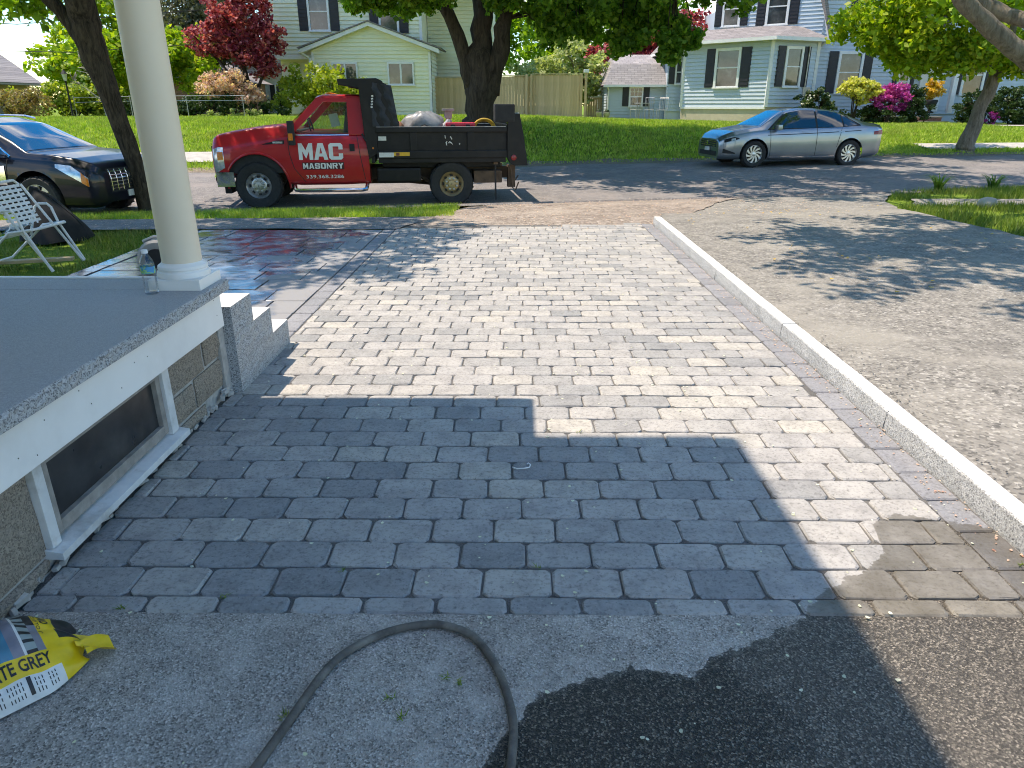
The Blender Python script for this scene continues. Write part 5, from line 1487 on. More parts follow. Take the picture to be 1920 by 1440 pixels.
M['petal_white'] = m_leaf('petal_white', [(0.6, 0.6, 0.45), (0.8, 0.8, 0.68)], 0.25)
M['petal_orange'] = m_leaf('petal_orange', [(0.50, 0.26, 0.02), (0.68, 0.40, 0.03), (0.72, 0.50, 0.08)], 0.25)
M['leaf_brown'] = m_leaf('leaf_brown', [(0.20, 0.13, 0.05), (0.30, 0.22, 0.09), (0.34, 0.30, 0.10)], 0.25)
M['bark_dark'] = m_bark('bark_dark', (0.025, 0.019, 0.014), (0.085, 0.066, 0.05), 8)
M['bark_street'] = m_bark('bark_street', (0.014, 0.010, 0.007), (0.10, 0.075, 0.052), 16)
M['bark_grey'] = m_bark('bark_grey', (0.11, 0.09, 0.07), (0.28, 0.235, 0.19), 12)
M['twig_pale'] = m_bark('twig_pale', (0.30, 0.27, 0.23), (0.48, 0.44, 0.38), 12)

def leaf_mesh(name, cen, per, spread, size, seed, flat=0.0, droop=0.0):
    g = np.random.default_rng(seed)
    c = np.repeat(np.asarray(cen, float), per, 0); n = len(c)
    off = g.normal(0, 1, (n, 3)); off /= np.linalg.norm(off, axis=1, keepdims=True)
    off *= (g.random((n, 1))**0.5)*spread; off[:, 2] *= 0.7
    p = c+off
    d = g.normal(0, 1, (n, 3)); d[:, 2] = d[:, 2]*(1-flat)-droop; d /= np.linalg.norm(d, axis=1, keepdims=True)
    b = np.cross(d, g.normal(0, 1, (n, 3))); b /= np.linalg.norm(b, axis=1, keepdims=True)
    nrm = np.cross(d, b)
    s = size*(0.6+0.8*g.random((n, 1)))
    v = np.stack([p-d*s*0.5, p+b*s*0.36+nrm*s*0.08, p+d*s*0.5, p-b*s*0.36+nrm*s*0.08], 1).reshape(-1, 3)
    f = np.arange(4*n).reshape(-1, 4)
    return mesh_np(name, v, f)

def clusters(ells, seed, shell=0.45):
    g = np.random.default_rng(seed); out = []
    for cx, cy, cz, rx, ry, rz, n in ells:
        d = g.normal(0, 1, (n, 3)); d /= np.linalg.norm(d, axis=1, keepdims=True)
        r = g.random((n, 1))**shell
        out.append(np.array([cx, cy, cz])+d*r*np.array([rx, ry, rz])*(0.82+0.36*g.random((n, 1))))
    return np.concatenate(out)

def tree(name, label, base, limbs, ells, leaf, bark, per=60, spread=0.55, size=0.16, seed=1, group=None, cat='tree', shell=0.45, twigs=40, droop=0.0, nseg=10, rough=0.08, twig_r=0.03, trunk_name='trunk', crown_name='crown', zmin=None, extra=None, low=None):
    t = thing(name, label, cat, base, 0, group)
    B = Vector(base); rr = random.Random(seed)
    mb = MB(); mb3 = MB(); ends = []
    for L in limbs:
        pts = []
        # densify with a little crookedness
        for i in range(len(L)-1):
            a, b = L[i], L[i+1]
            for k in range(4):
                q = k/4
                w = 0 if (i == 0 and k == 0) else a[3]*rough*2
                pts.append([a[j]+(b[j]-a[j])*q+(rr.uniform(-w, w) if j < 2 else 0) for j in range(3)]+[(a[3]+(b[3]-a[3])*q)*(1+rr.uniform(-rough, rough))])
        pts.append(list(L[-1]))
        # every ring uneven, like bark plates
        n0 = len(mb.v)
        mb.tube([Vector(p[:3])-B for p in pts], [p[3] for p in pts], nseg)
        ends += [Vector(p[:3])-B for p in pts[len(pts)//2:]]
    cl = clusters(ells, seed, shell)
    if zmin is not None: cl = cl[cl[:, 2] > zmin]
    cl = cl-np.array(base)
    if twigs and ends:
        for k in range(min(twigs, len(cl))):
            c = Vector(cl[rr.randrange(len(cl))]); e = min(ends, key=lambda q: (q-c).length)
            if (e-c).length < 6:
                m1 = e.lerp(c, 0.5)+Vector((rr.uniform(-.3, .3), rr.uniform(-.3, .3), rr.uniform(0, .35)))
                mb.tube([e, m1, c], [twig_r*1.6, twig_r, twig_r*0.35], 5)
    mb.build(trunk_name, bark, t, smooth='all')
    put(crown_name, leaf_mesh(crown_name, cl, per, spread, size, seed, 0.3, droop), leaf, t)
    if low:
        e2, p2, s2, z2 = low
        c2 = clusters(e2, seed+3, .8)-np.array(base)
        for k in range(len(c2)//2):
            c = Vector(c2[rr.randrange(len(c2))]); e = min(ends, key=lambda q: (q-c).length)
            mb2 = MB().tube([e, e.lerp(c, .5)+Vector((0, 0, .3)), c], [.03, .02, .008], 5); mb3.add(mb2.v, mb2.f)
        mb3.build('branches', bark, t, smooth='all')['kind'] = 'stuff'
        put('low_foliage', leaf_mesh('low_foliage', c2, p2, s2, z2, seed+4, .2, .35), leaf, t)
    if extra:
        for nm, mat, fr, pr, sp, sz in extra:
            sel = cl[np.random.default_rng(seed+5).random(len(cl)) < fr]
            if len(sel): put(nm, leaf_mesh(nm, sel, pr, sp, sz, seed+9), mat, t)
    return t

zb = hzf(-1.1, 23.4)
tree('maple_tree', 'massive dark trunked maple on the far lawn behind the truck bed', (-1.1, 23.4, zb),
     [[(-1.1, 23.4, zb-.2, .74), (-1.12, 23.4, zb+.25, .55), (-1.12, 23.4, 1.6, .47), (-1.15, 23.4, 2.3, .52), (-1.12, 23.45, 3.2, .33), (-1.05, 23.6, 4.6, .30), (-.8, 24, 7.5, .16), (-.6, 24, 10, .06)],
      [(-1.30, 23.4, 2.0, .34), (-1.62, 23.35, 2.9, .22), (-2.05, 23.2, 3.9, .19), (-2.6, 23, 5.2, .15), (-4.6, 22, 8, .06)],
      [(-.92, 23.4, 1.8, .36), (-.58, 23.3, 2.8, .28), (-.40, 23.2, 3.8, .22), (-.30, 23.1, 4.8, .2), (1.8, 22.4, 7.6, .07)],
      [(-.3, 23.1, 4.6, .12), (1.6, 22.4, 4.9, .08), (4.2, 21.8, 4.5, .04)], [(-2.3, 23.1, 4.7, .1), (-3.3, 22, 4.9, .06), (-4.3, 21.4, 4.5, .03)]],
     [(-.3, 22.7, 8.8, 7.4, 5.8, 3.3, 760)],
     M['leaf_maple'], M['bark_dark'], 55, .6, .27, 11, twigs=110, twig_r=.03, nseg=16,
     low=([(-3.7, 21.7, 4.15, 1.0, 1.2, .42, 30), (-2.6, 21.6, 4.25, 1.0, 1.2, .38, 26), (-4.5, 21.8, 4.0, .5, .7, .3, 9), (-.6, 22.6, 4.4, .9, 1.2, .45, 20), (.9, 22.6, 4.2, 1.0, 1.6, .7, 30), (2.3, 22.6, 4.0, 1.1, 1.6, .9, 44), (3.7, 22, 3.85, 1.1, 1.6, .9, 46), (4.4, 21.8, 3.2, .6, .8, .6, 22), (1.3, 22.4, 3.5, .5, .7, .4, 10), (2.9, 22.2, 3.1, .5, .6, .4, 10), (5.6, 21.6, 4.4, 1.1, 1.3, .6, 26), (1.6, 25.6, 4.1, 1.0, 1.2, .8, 22), (3.4, 25.2, 4.3, 1.2, 1.2, .9, 22), (4.3, 21.8, 2.85, .25, .3, .3, 5)], 60, .34, .17))
zb = hzf(-6.35, 12.25)
tree('street_tree', 'leaning street tree trunk on the grass verge behind the porch column', (-6.35, 12.25, zb),
     [[(-6.30, 12.25, zb-.1, .21), (-6.33, 12.25, zb+.15, .145), (-6.42, 12.25, .7, .135), (-6.58, 12.22, 1.6, .158), (-6.72, 12.2, 2.3, .21), (-6.70, 12.15, 2.75, .22), (-6.5, 11.6, 4.2, .17), (-6.0, 10, 6.2, .07)],
      [(-6.74, 12.2, 2.35, .15), (-7.0, 12.2, 2.72, .11), (-7.35, 12.1, 3.2, .10), (-8.4, 11.7, 5.6, .05)], [(-6.6, 12, 3.4, .12), (-7.0, 13, 5.5, .05)]],
     [(-6.35, 8.9, 6.5, 3.0, 2.8, 1.5, 210), (-8.6, 8.6, 6.5, 2.8, 3.0, 1.3, 140), (-7.2, 12.6, 6.8, 3.4, 3.0, 1.8, 110), (-7.75, 12.6, 3.05, .45, .5, .30, 9), (-7.3, 12.9, 3.35, .5, .5, .25, 7)],
     M['leaf_street'], M['bark_street'], 62, .42, .14, 12, twigs=60, twig_r=.02, nseg=14, rough=.05)
tree('overhanging_tree', 'thick scaly limbs of a tree reaching in at the upper right corner', (8.5, 11.0, 0.0),
     [[(8.5, 11.0, -.1, .40), (8.45, 11.0, .3, .30), (8.2, 11.0, 1.3, .25), (7.3, 11.0, 2.02, .135), (6.6, 11.0, 2.46, .12), (6.05, 10.95, 2.82, .11), (4.8, 10.5, 4.0, .08), (3.4, 9.6, 5.4, .05)],
      [(8.2, 11.1, 1.4, .20), (7.35, 11.3, 2.55, .11), (6.75, 11.6, 2.83, .10), (5.9, 11.9, 3.3, .08), (4.5, 12.2, 5.2, .05)], [(8.3, 11, 1.3, .28), (8.7, 10.6, 3.5, .2), (8, 9.5, 6, .07)]],
     [(3.55, 8.0, 6.4, 3.7, 3.1, 1.6, 320), (8.2, 9.2, 6.4, 3.6, 3.4, 1.9, 110), (4.6, 16.6, 7.4, 6.0, 3.0, 1.5, 330), (7.0, 11.9, 2.95, .5, .5, .22, 8)],
     M['leaf_street'], M['bark_grey'], 62, .42, .14, 13, twigs=60, twig_r=.02, nseg=16, rough=.10)
zb = hzf(14.25, 23.7)
tree('street_tree', 'slender tree with bright green crown on the lawn right of the silver sedan', (14.25, 23.7, zb),
     [[(14.2, 23.7, zb-.1, .33), (14.22, 23.7, zb+.15, .24), (14.40, 23.7, 1.2, .20), (14.65, 23.7, 2.3, .19), (14.8, 23.7, 3.4, .14), (14.8, 23.7, 6, .05)], [(14.6, 23.7, 2.4, .10), (13.2, 23.5, 3.2, .07), (11.2, 23.3, 3.7, .03)], [(14.75, 23.7, 2.9, .1), (16.2, 23.6, 3.8, .04)]],
     [(11.4, 23.2, 3.65, 2.1, 1.6, .85, 78), (13.6, 23.4, 2.95, 1.6, 1.5, .55, 52), (13.2, 23.4, 5.2, 3.4, 2.6, 1.5, 150), (15.9, 23.6, 3.05, 1.5, 1.4, .65, 46), (12.6, 23.3, 2.75, 1.8, 1.4, .4, 44), (15.4, 23.4, 2.65, 1.2, 1.2, .35, 26), (10.6, 23.2, 3.2, 1.0, 1.0, .4, 16)],
     M['leaf_bright'], M['bark_grey'], 60, .42, .17, 14, twigs=60, twig_r=.02)
zb = hzf(-12.0, 33)
tree('purple_leaf_tree', 'dark red leaved tree left of the yellow house', (-11.6, 33, zb),
     [[(-11.6, 33, zb-.2, .2), (-11.65, 33, 2, .15), (-11.9, 33, 3.4, .1), (-12.2, 33, 5.5, .03)], [(-11.6, 33, 1.4, .1), (-11.0, 33, 2.6, .06), (-10.6, 33, 4, .02)], [(-11.7, 33, 1.6, .1), (-12.8, 33, 3.2, .05)]],
     [(-13.1, 33, 4.1, 1.05, 1.0, .75, 34), (-12.0, 33, 4.9, 1.0, 1.2, .9, 32), (-11.9, 33, 3.7, .8, .9, .6, 20), (-10.8, 33, 4.5, .8, 1.0, 1.2, 34), (-11.2, 33, 3.1, .9, .9, .7, 22), (-10.6, 33, 3.3, .5, .6, .7, 12), (-11.5, 33, 5.7, 1.3, 1.2, .5, 20)],
     M['leaf_red'], M['bark_dark'], 60, .34, .15, 15, twigs=60, twig_r=.025, shell=.6)
tree('leafy_tree', 'round bright green tree beyond the black crossover', (-19.5, 36, 0.95),
     [[(-19.5, 36, .7, .25), (-19.5, 36, 2.2, .2), (-19.3, 36, 4, .1)]],
     [(-19.9, 36, 3.3, 2.6, 2.2, 1.5, 150), (-18.2, 35.4, 3.6, 2.0, 2.0, 1.4, 90), (-15.8, 36, 3.5, 1.7, 1.7, 1.3, 80), (-18.9, 36, 5.6, 1.6, 1.5, .8, 40)],
     M['leaf_bright'], M['bark_grey'], 55, .50, .22, 16, twigs=30)
tree('conifer_tree', 'tall drooping grey green conifer behind the red leaved tree', (-17.0, 43, 0.95),
     [[(-17, 43, .7, .38), (-17, 43, 4, .3), (-17, 43, 8.2, .06)]]+[[(-17, 43, z, .07), (-17+sx*(3.4-.2*z), 43-.6, z-.6, .02)] for z in (4, 5, 6, 7) for sx in (-1, 1)],
     [(-17.2, 42.6, 5.6, 3.2, 2.5, 2.2, 170), (-15.4, 42.6, 4.6, 1.6, 1.5, 1.2, 40)],
     M['leaf_conifer'], M['bark_dark'], 60, .65, .20, 17, twigs=60, droop=.8)
tree('blossoming_tree', 'small pale pink blossoming tree under the red leaved tree', (-12.9, 31.8, 1.0),
     [[(-12.9, 31.8, .8, .1), (-12.9, 31.8, 1.5, .07), (-12.5, 31.8, 2.4, .03)], [(-12.9, 31.8, 1.3, .05), (-12.0, 31.8, 2.0, .02)]],
     [(-12.2, 31.8, 2.25, 1.1, .9, .62, 60), (-11.4, 31.8, 1.75, .7, .6, .35, 24)], M['petal_pink'], M['bark_dark'], 55, .26, .11, 18, twigs=25, twig_r=.015)
tree('young_tree', 'young pale branched tree with few yellow leaves beside the lamp post', (-16.5, 30.2, 0.98),
     [[(-16.5, 30.2, .8, .06), (-16.6, 30.2, 1.7, .045), (-16.9, 30.2, 2.6, .03), (-17.2, 30.2, 3.3, .01)], [(-16.55, 30.2, 1.4, .035), (-15.9, 30.2, 2.3, .015)], [(-16.6, 30.2, 1.6, .03), (-17.6, 30.2, 2.4, .01)], [(-16.2, 30.1, .8, .04), (-16.0, 30.1, 1.9, .015)]],
     [(-16.8, 30.2, 2.5, .95, .6, .75, 40)], M['leaf_pale'], M['twig_pale'], 9, .16, .12, 19, twigs=36, twig_r=.012)
for i, (x, y, rx, rz_, n_, lab) in enumerate(((1.1, 40.5, 1.5, 1.15, 60, 'pale green leafy shrub showing over the fence beside the maple trunk'), (3.2, 40.5, 1.75, 1.75, 95, 'taller pale green shrub showing over the fence near its lamp cap'))):
    tree('tall_shrub', lab, (x, y, 1.0), [[(x, y, .8, .1), (x, y, 2.2, .05)]], [(x, y, 2.7 if i == 0 else 2.9, rx, 1.2, rz_, n_)], M['leaf_pale'], M['bark_grey'], 55, .4, .2, 20+i, cat='shrub', group='shrubs over the fence', twigs=12)
tree('red_leaf_tree', 'red leaved tree rising behind the blue garage roof', (6.4, 44, 0.9), [[(6.4, 44, .6, .2), (6.4, 44, 3, .12), (7, 44, 6, .04)]],
     [(5.0, 44, 3.2, 1.3, 1.2, 1.5, 80), (7.6, 44, 4.4, 2.0, 1.6, 1.4, 90), (9.4, 44, 5.2, 1.6, 1.4, 1.2, 50)], M['leaf_red'], M['bark_dark'], 60, .42, .2, 23, twigs=20)
for i, (x, y, z, r_, h_, mt, lab) in enumerate(((-4.0, 56, 7, 4.5, 4, 'leaf_maple', 'dark green tree far behind the yellow house'), (3.0, 54, 6.0, 4.2, 3.6, 'leaf_street', 'tall bright green tree far behind the board fence'),
        (8.5, 57, 6.5, 4.5, 4.2, 'leaf_maple', 'tall dark green tree far behind the garage'), (24, 54, 6, 5, 4, 'leaf_street', 'large green tree far behind the blue house'), (34, 56, 6, 6, 4, 'leaf_maple', 'broad green tree at the far right behind the white house'), (-11.5, 60, 6, 3.6, 3.8, 'leaf_dark', 'dark tree behind the conifer'))):
    tree('distant_tree', lab, (x, y, .9), [[(x, y, .5, .35), (x, y, z, .2), (x, y, z+2, .05)]], [(x, y, z, r_, r_*.8, h_, 130)], M[mt], M['bark_dark'], 60, .8, .34, 30+i, group='trees far behind the houses', twigs=15)

def shrub(name, label, x, y, z0, rx, rz_, mat, n=40, per=60, spread=.22, size=.1, seed=50, group=None, stem=True, shell=.35, extra=None, ry=None, cz=None):
    cz = cz if cz is not None else z0+rz_
    rr = random.Random(seed)
    L = [[(x+rr.uniform(-.1, .1)*rx, y, z0-.15, .035), (x+rr.uniform(-.4, .4)*rx, y, cz, .02)] for _ in range(5)]
    return tree(name, label, (x, y, z0), L, [(x, y, cz, rx, ry or rx*.8, rz_, n)], M[mat], M['bark_dark'], per, spread, size, seed, group, 'shrub', shell, 14, twig_r=.012, nseg=5, trunk_name='stems', crown_name='foliage', extra=extra)
shrub('forsythia_shrub', 'loose yellow green shrub against the yellow house behind the truck cab', -8.6, 33.6, .95, 1.75, 1.05, 'leaf_shrub', 110, 55, .35, .15, 51)
shrub('small_shrub', 'low yellow green shrub beside the yellow house corner', -10.2, 32.6, .95, .7, .5, 'leaf_shrub', 26, 50, .2, .11, 52)
shrub('brown_shrub', 'tawny brown twiggy shrub at the left end of the far lawn', -19.6, 29.4, .85, 1.35, .62, 'leaf_brown', 70, 60, .25, .10, 53)
shrub('yellow_shrub', 'low yellow tipped shrub at the left edge above the crossover', -21.8, 28.6, .7, .8, .45, 'leaf_shrub', 30, 60, .2, .1, 54)
shrub('clipped_hedge', 'long dark clipped hedge along the top of the left lawn', -14.5, 31.5, .95, 4.6, .38, 'leaf_dark', 130, 70, .28, .11, 55, ry=.5, shell=.3)
shrub('bright_hedge', 'sunlit green hedge behind the brown shrub', -18.6, 31.2, 1.0, 2.4, .62, 'leaf_shrub', 70, 60, .3, .13, 56, ry=.5)
shrub('weeping_shrub', 'weeping yellow green shrub beyond the clipped hedge', -13.6, 34.5, 1.0, .9, .8, 'leaf_shrub', 34, 60, .25, .12, 57)
for i, (x, lab) in enumerate(((-12.4, 'small pale flower clump nearest the hedge end'), (-11.6, 'small pale flower clump below the blossoming tree'), (-10.9, 'small pale flower clump nearest the yellow house'))):
    shrub('flower_clump', lab, x, 30.9, 1.0, .32, .16, 'leaf_pale', 10, 50, .12, .07, 58+i, group='flower clumps along the far lawn top')
shrub('rhododendron', 'dark shrub with white flowers under the bay window', 12.9, 33.2, .75, .85, .62, 'leaf_dark', 46, 60, .2, .13, 62, extra=[('blossom', M['petal_white'], .38, 26, .16, .10)])
shrub('golden_shrub', 'domed yellow green shrub on bare stems beside the downspout', 14.75, 33.2, .72, .92, .50, 'leaf_yellow', 60, 60, .2, .12, 63, cz=2.05)
shrub('azalea', 'magenta flowering azalea in front of the blue house', 16.1, 33.0, .68, .88, .55, 'petal_magenta', 60, 60, .2, .10, 64, cz=1.72)
shrub('round_bush', 'dark round clipped bush left of the entry steps', 17.35, 33.2, .6, .62, .78, 'leaf_dark', 60, 70, .2, .09, 65, shell=.25)
shrub('round_bush', 'dark clipped bush right of the entry steps', 19.7, 33.0, .55, .72, .72, 'leaf_dark', 60, 70, .2, .09, 66, shell=.25)
shrub('large_bush', 'large dark green bush behind the slender tree trunk', 21.6, 33.0, .55, 1.15, .85, 'leaf_dark', 80, 70, .25, .11, 67, shell=.3, extra=[('blossom', M['petal_white'], .08, 20, .2, .09)])
shrub('small_azalea', 'little magenta azalea beside the slender tree trunk', 20.45, 32.6, .55, .28, .3, 'petal_magenta', 14, 50, .12, .08, 68)
shrub('yellow_hedge', 'yellow topped low hedge at the far right', 23.4, 32.4, .5, 1.0, .55, 'leaf_shrub', 50, 60, .22, .1, 69)
shrub('dark_hedge', 'dark low planting under the azalea', 16.0, 33.4, .6, 1.6, .42, 'leaf_dark', 46, 60, .25, .1, 70)
urn = thing('planter_urn', 'black urn planter filled with orange yellow flowers by the entry steps', 'planter', (18.45, 34.0, 1.1))
MB().lathe([(.16, 0), (.18, .05), (.07, .10), (.07, .16), (.2, .28), (.27, .50), (.25, .56), (.2, .52)], 18).build('urn', M['black_matte'], urn, smooth=True)
put('flowers', leaf_mesh('flowers', clusters([(0, 0, .98, .38, .38, .42, 30)], 77), 55, .15, .09, 77), M['petal_orange'], urn)

# strappy daylilies on the near right verge
def daylily(label, x, y, n, h, seed):
    z = hzf(x, y); t = thing('daylily_clump', label, 'plant', (x, y, z), 0, 'daylilies along the right verge')
    rr = random.Random(seed); mb = MB()
    for k in range(n):
        a = rr.uniform(0, 6.28); L = h*rr.uniform(.6, 1.15); w = .016
        d = Vector((math.cos(a), math.sin(a), 0)); s_ = Vector((-d.y, d.x, 0)); c0 = d*rr.uniform(0, .08)
        vs = []
        for i in range(5):
            q = i/4; p = c0+d*L*.55*q**1.5+Vector((0, 0, L*(q-.42*q*q*q*1.3)))
            ww = w*(1-q*.85); vs += [p-s_*ww, p+s_*ww]
        mb.add(vs, [(2*i, 2*i+1, 2*i+3, 2*i+2) for i in range(4)])
    mb.build('leaves', M['leaf_dark2'], t)
M['leaf_dark2'] = m_leaf('leaf_lily', [(0.06, 0.13, 0.02), (0.10, 0.19, 0.03), (0.16, 0.25, 0.05)], .3)
daylily('strap leaved daylily clump at the left end of the right verge', 8.3, 14.4, 60, .55, 1)
daylily('strap leaved daylily clump on the right verge in front of the slender tree', 9.5, 14.6, 60, .5, 2)
daylily('arching daylily clump at the right edge of the picture', 10.4, 14.6, 46, .6, 3)

# ------------------------------------------------------------------ grass
def grass(name, label, polys, n, h, w, mat, seed, dens=None):
    g = np.random.default_rng(seed)
    P = []
    for (x0, x1, y0, y1, frame, share) in polys:
        k = int(n*share); a = g.uniform(x0, x1, k); b = g.uniform(y0, y1, k)
        if frame == 'uv': a, b = xy(a, b)
        P.append(np.stack([a, b], 1))
    P = np.concatenate(P)
    if dens is not None: P = P[g.random(len(P)) < dens(P[:, 0], P[:, 1])]
    n = len(P)
    z = hz(P[:, 0], P[:, 1])-0.03
    a = g.uniform(0, 2*np.pi, n); hh = h*(0.45+0.9*g.random(n)); ww = w*(.6+.8*g.random(n))
    t = np.stack([np.cos(a), np.sin(a), np.zeros(n)], 1)
    lean = g.normal(0, .45, (n, 2))*hh[:, None]
    b = np.stack([P[:, 0], P[:, 1], z], 1)
    tip = b+np.stack([lean[:, 0], lean[:, 1], hh+.03], 1)
    V = np.stack([b-t*ww[:, None]/2, b+t*ww[:, None]/2, tip], 1).reshape(-1, 3)
    o = put(name, mesh_np(name, V, np.arange(3*n).reshape(-1, 3)), mat)
    tag(o, label, 'grass', kind='stuff'); return o
M['grass_a'] = m_leaf('grass_blades', [(0.06, 0.11, 0.014), (0.12, 0.19, 0.025), (0.20, 0.27, 0.04), (0.32, 0.33, 0.09)], .3, .6, (0.26, 0.21, 0.09))
M['grass_near'] = m_leaf('grass_trodden', [(0.06, 0.10, 0.014), (0.12, 0.17, 0.025), (0.22, 0.25, 0.05), (0.36, 0.31, 0.13)], .3, .6, (0.30, 0.24, 0.12))
M['grass_b'] = m_leaf('grass_dry', [(0.22, 0.36, 0.03), (0.32, 0.47, 0.045), (0.43, 0.54, 0.08), (0.58, 0.60, 0.18)], .3, .6, (0.40, 0.36, 0.12))
def patchy(sc, thr, seed):
    ph = np.random.default_rng(seed).uniform(0, 6, 6)
    def f(x, y):
        q = np.sin(x*sc+ph[0])*np.sin(y*sc*1.3+ph[1])+.6*np.sin(x*sc*2.3+y*sc+ph[2])+.4*np.sin(y*sc*3.1-x*sc*1.7+ph[3])
        return np.clip((q-thr)*1.2+.55, .12, 1)
    return f
grass('near_lawn_grass', 'short trodden grass beside the walkway under the lawn chair', [(-9.5, -4.2, 3.7, 9.05, 'xy', 1.0)], 52000, .040, .009, M['grass_near'], 81, patchy(2.2, .35, 1))
def verge_d(x, y):
    u, v = uv(x, y)
    lim = np.where(u < -5.2, 12.45, np.where(u < -4.0, 12.5+(u+5.2)*.5, 13.2))
    return np.where((v < lim) & (x < -0.95-(y-10.6)*.05), patchy(1.6, -.7, 2)(x, y), 0)
grass('verge_grass', 'dappled strip of grass between sidewalk and road', [(-16, -.9, 10.62, 13.3, 'xy', 1.0)], 80000, .075, .012, M['grass_b'], 82, verge_d)
def rv(x, y):
    u, v = uv(x, y)
    e = np.interp(y, [7.2, 8.2, 9.6, 10.9, 12.6, 14.0, 15.2], [6.5, 5.85, 5.75, 5.9, 6.4, 7.2, 7.8])
    return np.where((x > e+.05) & (v < 13.3) & ((y < 12.0) | (y > 12.9)), patchy(1.4, -.2, 3)(x, y), 0)
grass('right_verge_grass', 'shaded grass and leaf litter beside the old driveway', [(5.6, 15, 7.2, 16, 'xy', 1.0)], 70000, .09, .014, M['grass_a'], 83, rv)
def farl(x, y):
    u, v = uv(x, y)
    side = ((v > 21.62) & (v < 22.58) & (u < -.5)) | ((v > 21.75) & (v < 22.75) & (u > 17))
    return np.where(side, 0, np.where(v < 20.9, .35, .9))
grass('far_lawn_grass', 'mown lawns rising on the far side of the street', [(-24, 24, 20.2, 31.0, 'uv', 1.0)], 190000, .07, .035, M['grass_b'], 84, farl)
# ------------------------------------------------------------------ small things in the yard
# water bottle on the porch
bt = thing('water_bottle', 'clear plastic water bottle with blue and green label on the porch corner', 'bottle', (-1.735, 3.255, PZ))
pet_m = m_glass('bottle_plastic', (0.95, 0.97, 0.98), 0.08, 1.35, 0.55)
prof = [(.026, 0), (.031, .004), (.032, .012)]
for k in range(6): prof += [(.0318, .020+k*.012), (.0302, .026+k*.012)]
prof += [(.0322, .096), (.0315, .10), (.0315, .132), (.0322, .136), (.032, .145), (.028, .160), (.018, .178), (.0125, .188), (.0125, .196)]
MB().lathe(prof, 28).build('bottle_body', pet_m, bt, smooth='all')
lb = NT('bottle_label'); x_, y_, z_ = lb.sep(lb.obj())
lc = lb.ramp(lb.noise(lb.obj(), 34, 1), [(0.0, (0.02, 0.16, 0.45)), (0.5, (0.03, 0.30, 0.55)), (0.53, (0.35, 0.62, 0.08)), (0.62, (0.03, 0.33, 0.42))]); lb.set(color=lc, rough=.35)
MB().lathe([(.0322, .100), (.0322, .132)], 28, cap=False).build('label', lb.m, bt, smooth='all')
MB().lathe([(.0145, .192), (.0145, .206), (.013, .208), (.003, .209)], 20).build('cap', plain('cap_white', (.75, .77, .78), .4), bt, smooth=True)
# grey reel-like tool behind it on the slabs
tr = thing('hand_tool', 'grey power tool with dark centre lying on wet slabs behind the column', 'tool', (-3.35, 6.5, 0), .3)
MB().lathe([(.14, -.07), (.16, -.05), (.16, .05), (.14, .07)], 24, 'y', (0, 0, .165)).build('housing', plain('tool_grey', (.30, .29, .27), .6), tr, smooth=True)
MB().lathe([(.09, -.085), (.09, .085)], 20, 'y', (0, 0, .16)).build('core', M['black_matte'], tr)
MB().cbox((.14, -.06, .10), (.18, .05, .05), .2, .5).build('blade_guard', plain('tool_yellow', (.70, .42, .05), .5), tr, bevel=.008)
MB().tube([(-.1, 0, .31), (0, 0, .35), (.16, 0, .33), (.3, 0, .34)], .016, 6).build('handle', M['alloy'], tr, smooth=True)

# folding lawn chair
ch = thing('folding_chair', 'white tubular folding lawn chair on the grass left of the walkway', 'chair', (-4.7, 6.8, 0))
wt = plain('chair_white', (.70, .70, .69), .4, var=.06)
for yy in (-.265, .265):
    pts = [(-4.87, .27), (-4.80, .47), (-4.765, .545), (-4.72, .575), (-4.64, .575), (-4.605, .54), (-4.57, .40), (-4.385, 0.012)]
    MB().tube([(x+4.7, yy, z) for x, z in pts], .0125, 8).build('arm_frame', wt, ch, smooth=True)
    MB().tube([(.31, yy*.93, .012), (.10, yy*.93, .36), (-.14, yy*.93, .76)], .0125, 8).build('leg', wt, ch, smooth=True)
    MB().tube([(-.45, yy*.97, .012), (-.02, yy*.97, .37), (.20, yy*.97, .40)], .0125, 8).build('leg', wt, ch, smooth=True)
bk = [(-.15, -.235, .76), (-.17, -.20, .80), (-.17, .20, .80), (-.15, .235, .76)]
MB().tube(bk, .0125, 8).build('back_rail', wt, ch, smooth=True)
MB().tube([(.20, -.24, .40), (.24, -.2, .405), (.24, .2, .405), (.20, .24, .40), (-.2, .24, .30), (-.22, .2, .29), (-.22, -.2, .29), (-.2, -.24, .30)], .0125, 8, closed=True).build('seat_rail', wt, ch, smooth=True)
MB().tube([(-.40, -.25, .05), (-.40, .25, .05)], .011, 6).build('foot_rail', wt, ch, smooth=True)
def strap(a, b, w, name, along):
    mb = MB(); a = Vector(a); b = Vector(b); s_ = Vector(along).normalized()*w/2; n_ = (b-a).cross(s_).normalized()*.0025
    mb.add([a-s_+n_, a+s_+n_, b+s_+n_, b-s_+n_, a-s_-n_, a+s_-n_, b+s_-n_, b-s_-n_], [(0,1,2,3),(7,6,5,4),(0,4,5,1),(1,5,6,2),(2,6,7,3),(3,7,4,0)])
    return mb.build(name, wt, ch)
for k in range(9):
    t = (k+.5)/9
    strap((-.005-.145*t, -.225, .40+.36*t+.012), (-.005-.145*t, .225, .40+.36*t+.012), .026, 'back_strap', (-.145, 0, .36))
for k in range(8):
    t = (k+.5)/8
    strap((-.2+.42*t, -.235, .305+.1*t), (-.2+.42*t, .235, .305+.1*t), .034, 'seat_strap', (.42, 0, .1))
for k in range(5):
    t = (k+.5)/5
    strap((.0-.0, -.20+.4*t, .405), (-.15, -.20+.4*t, .765), .024, 'back_strap', (0, 1, 0))
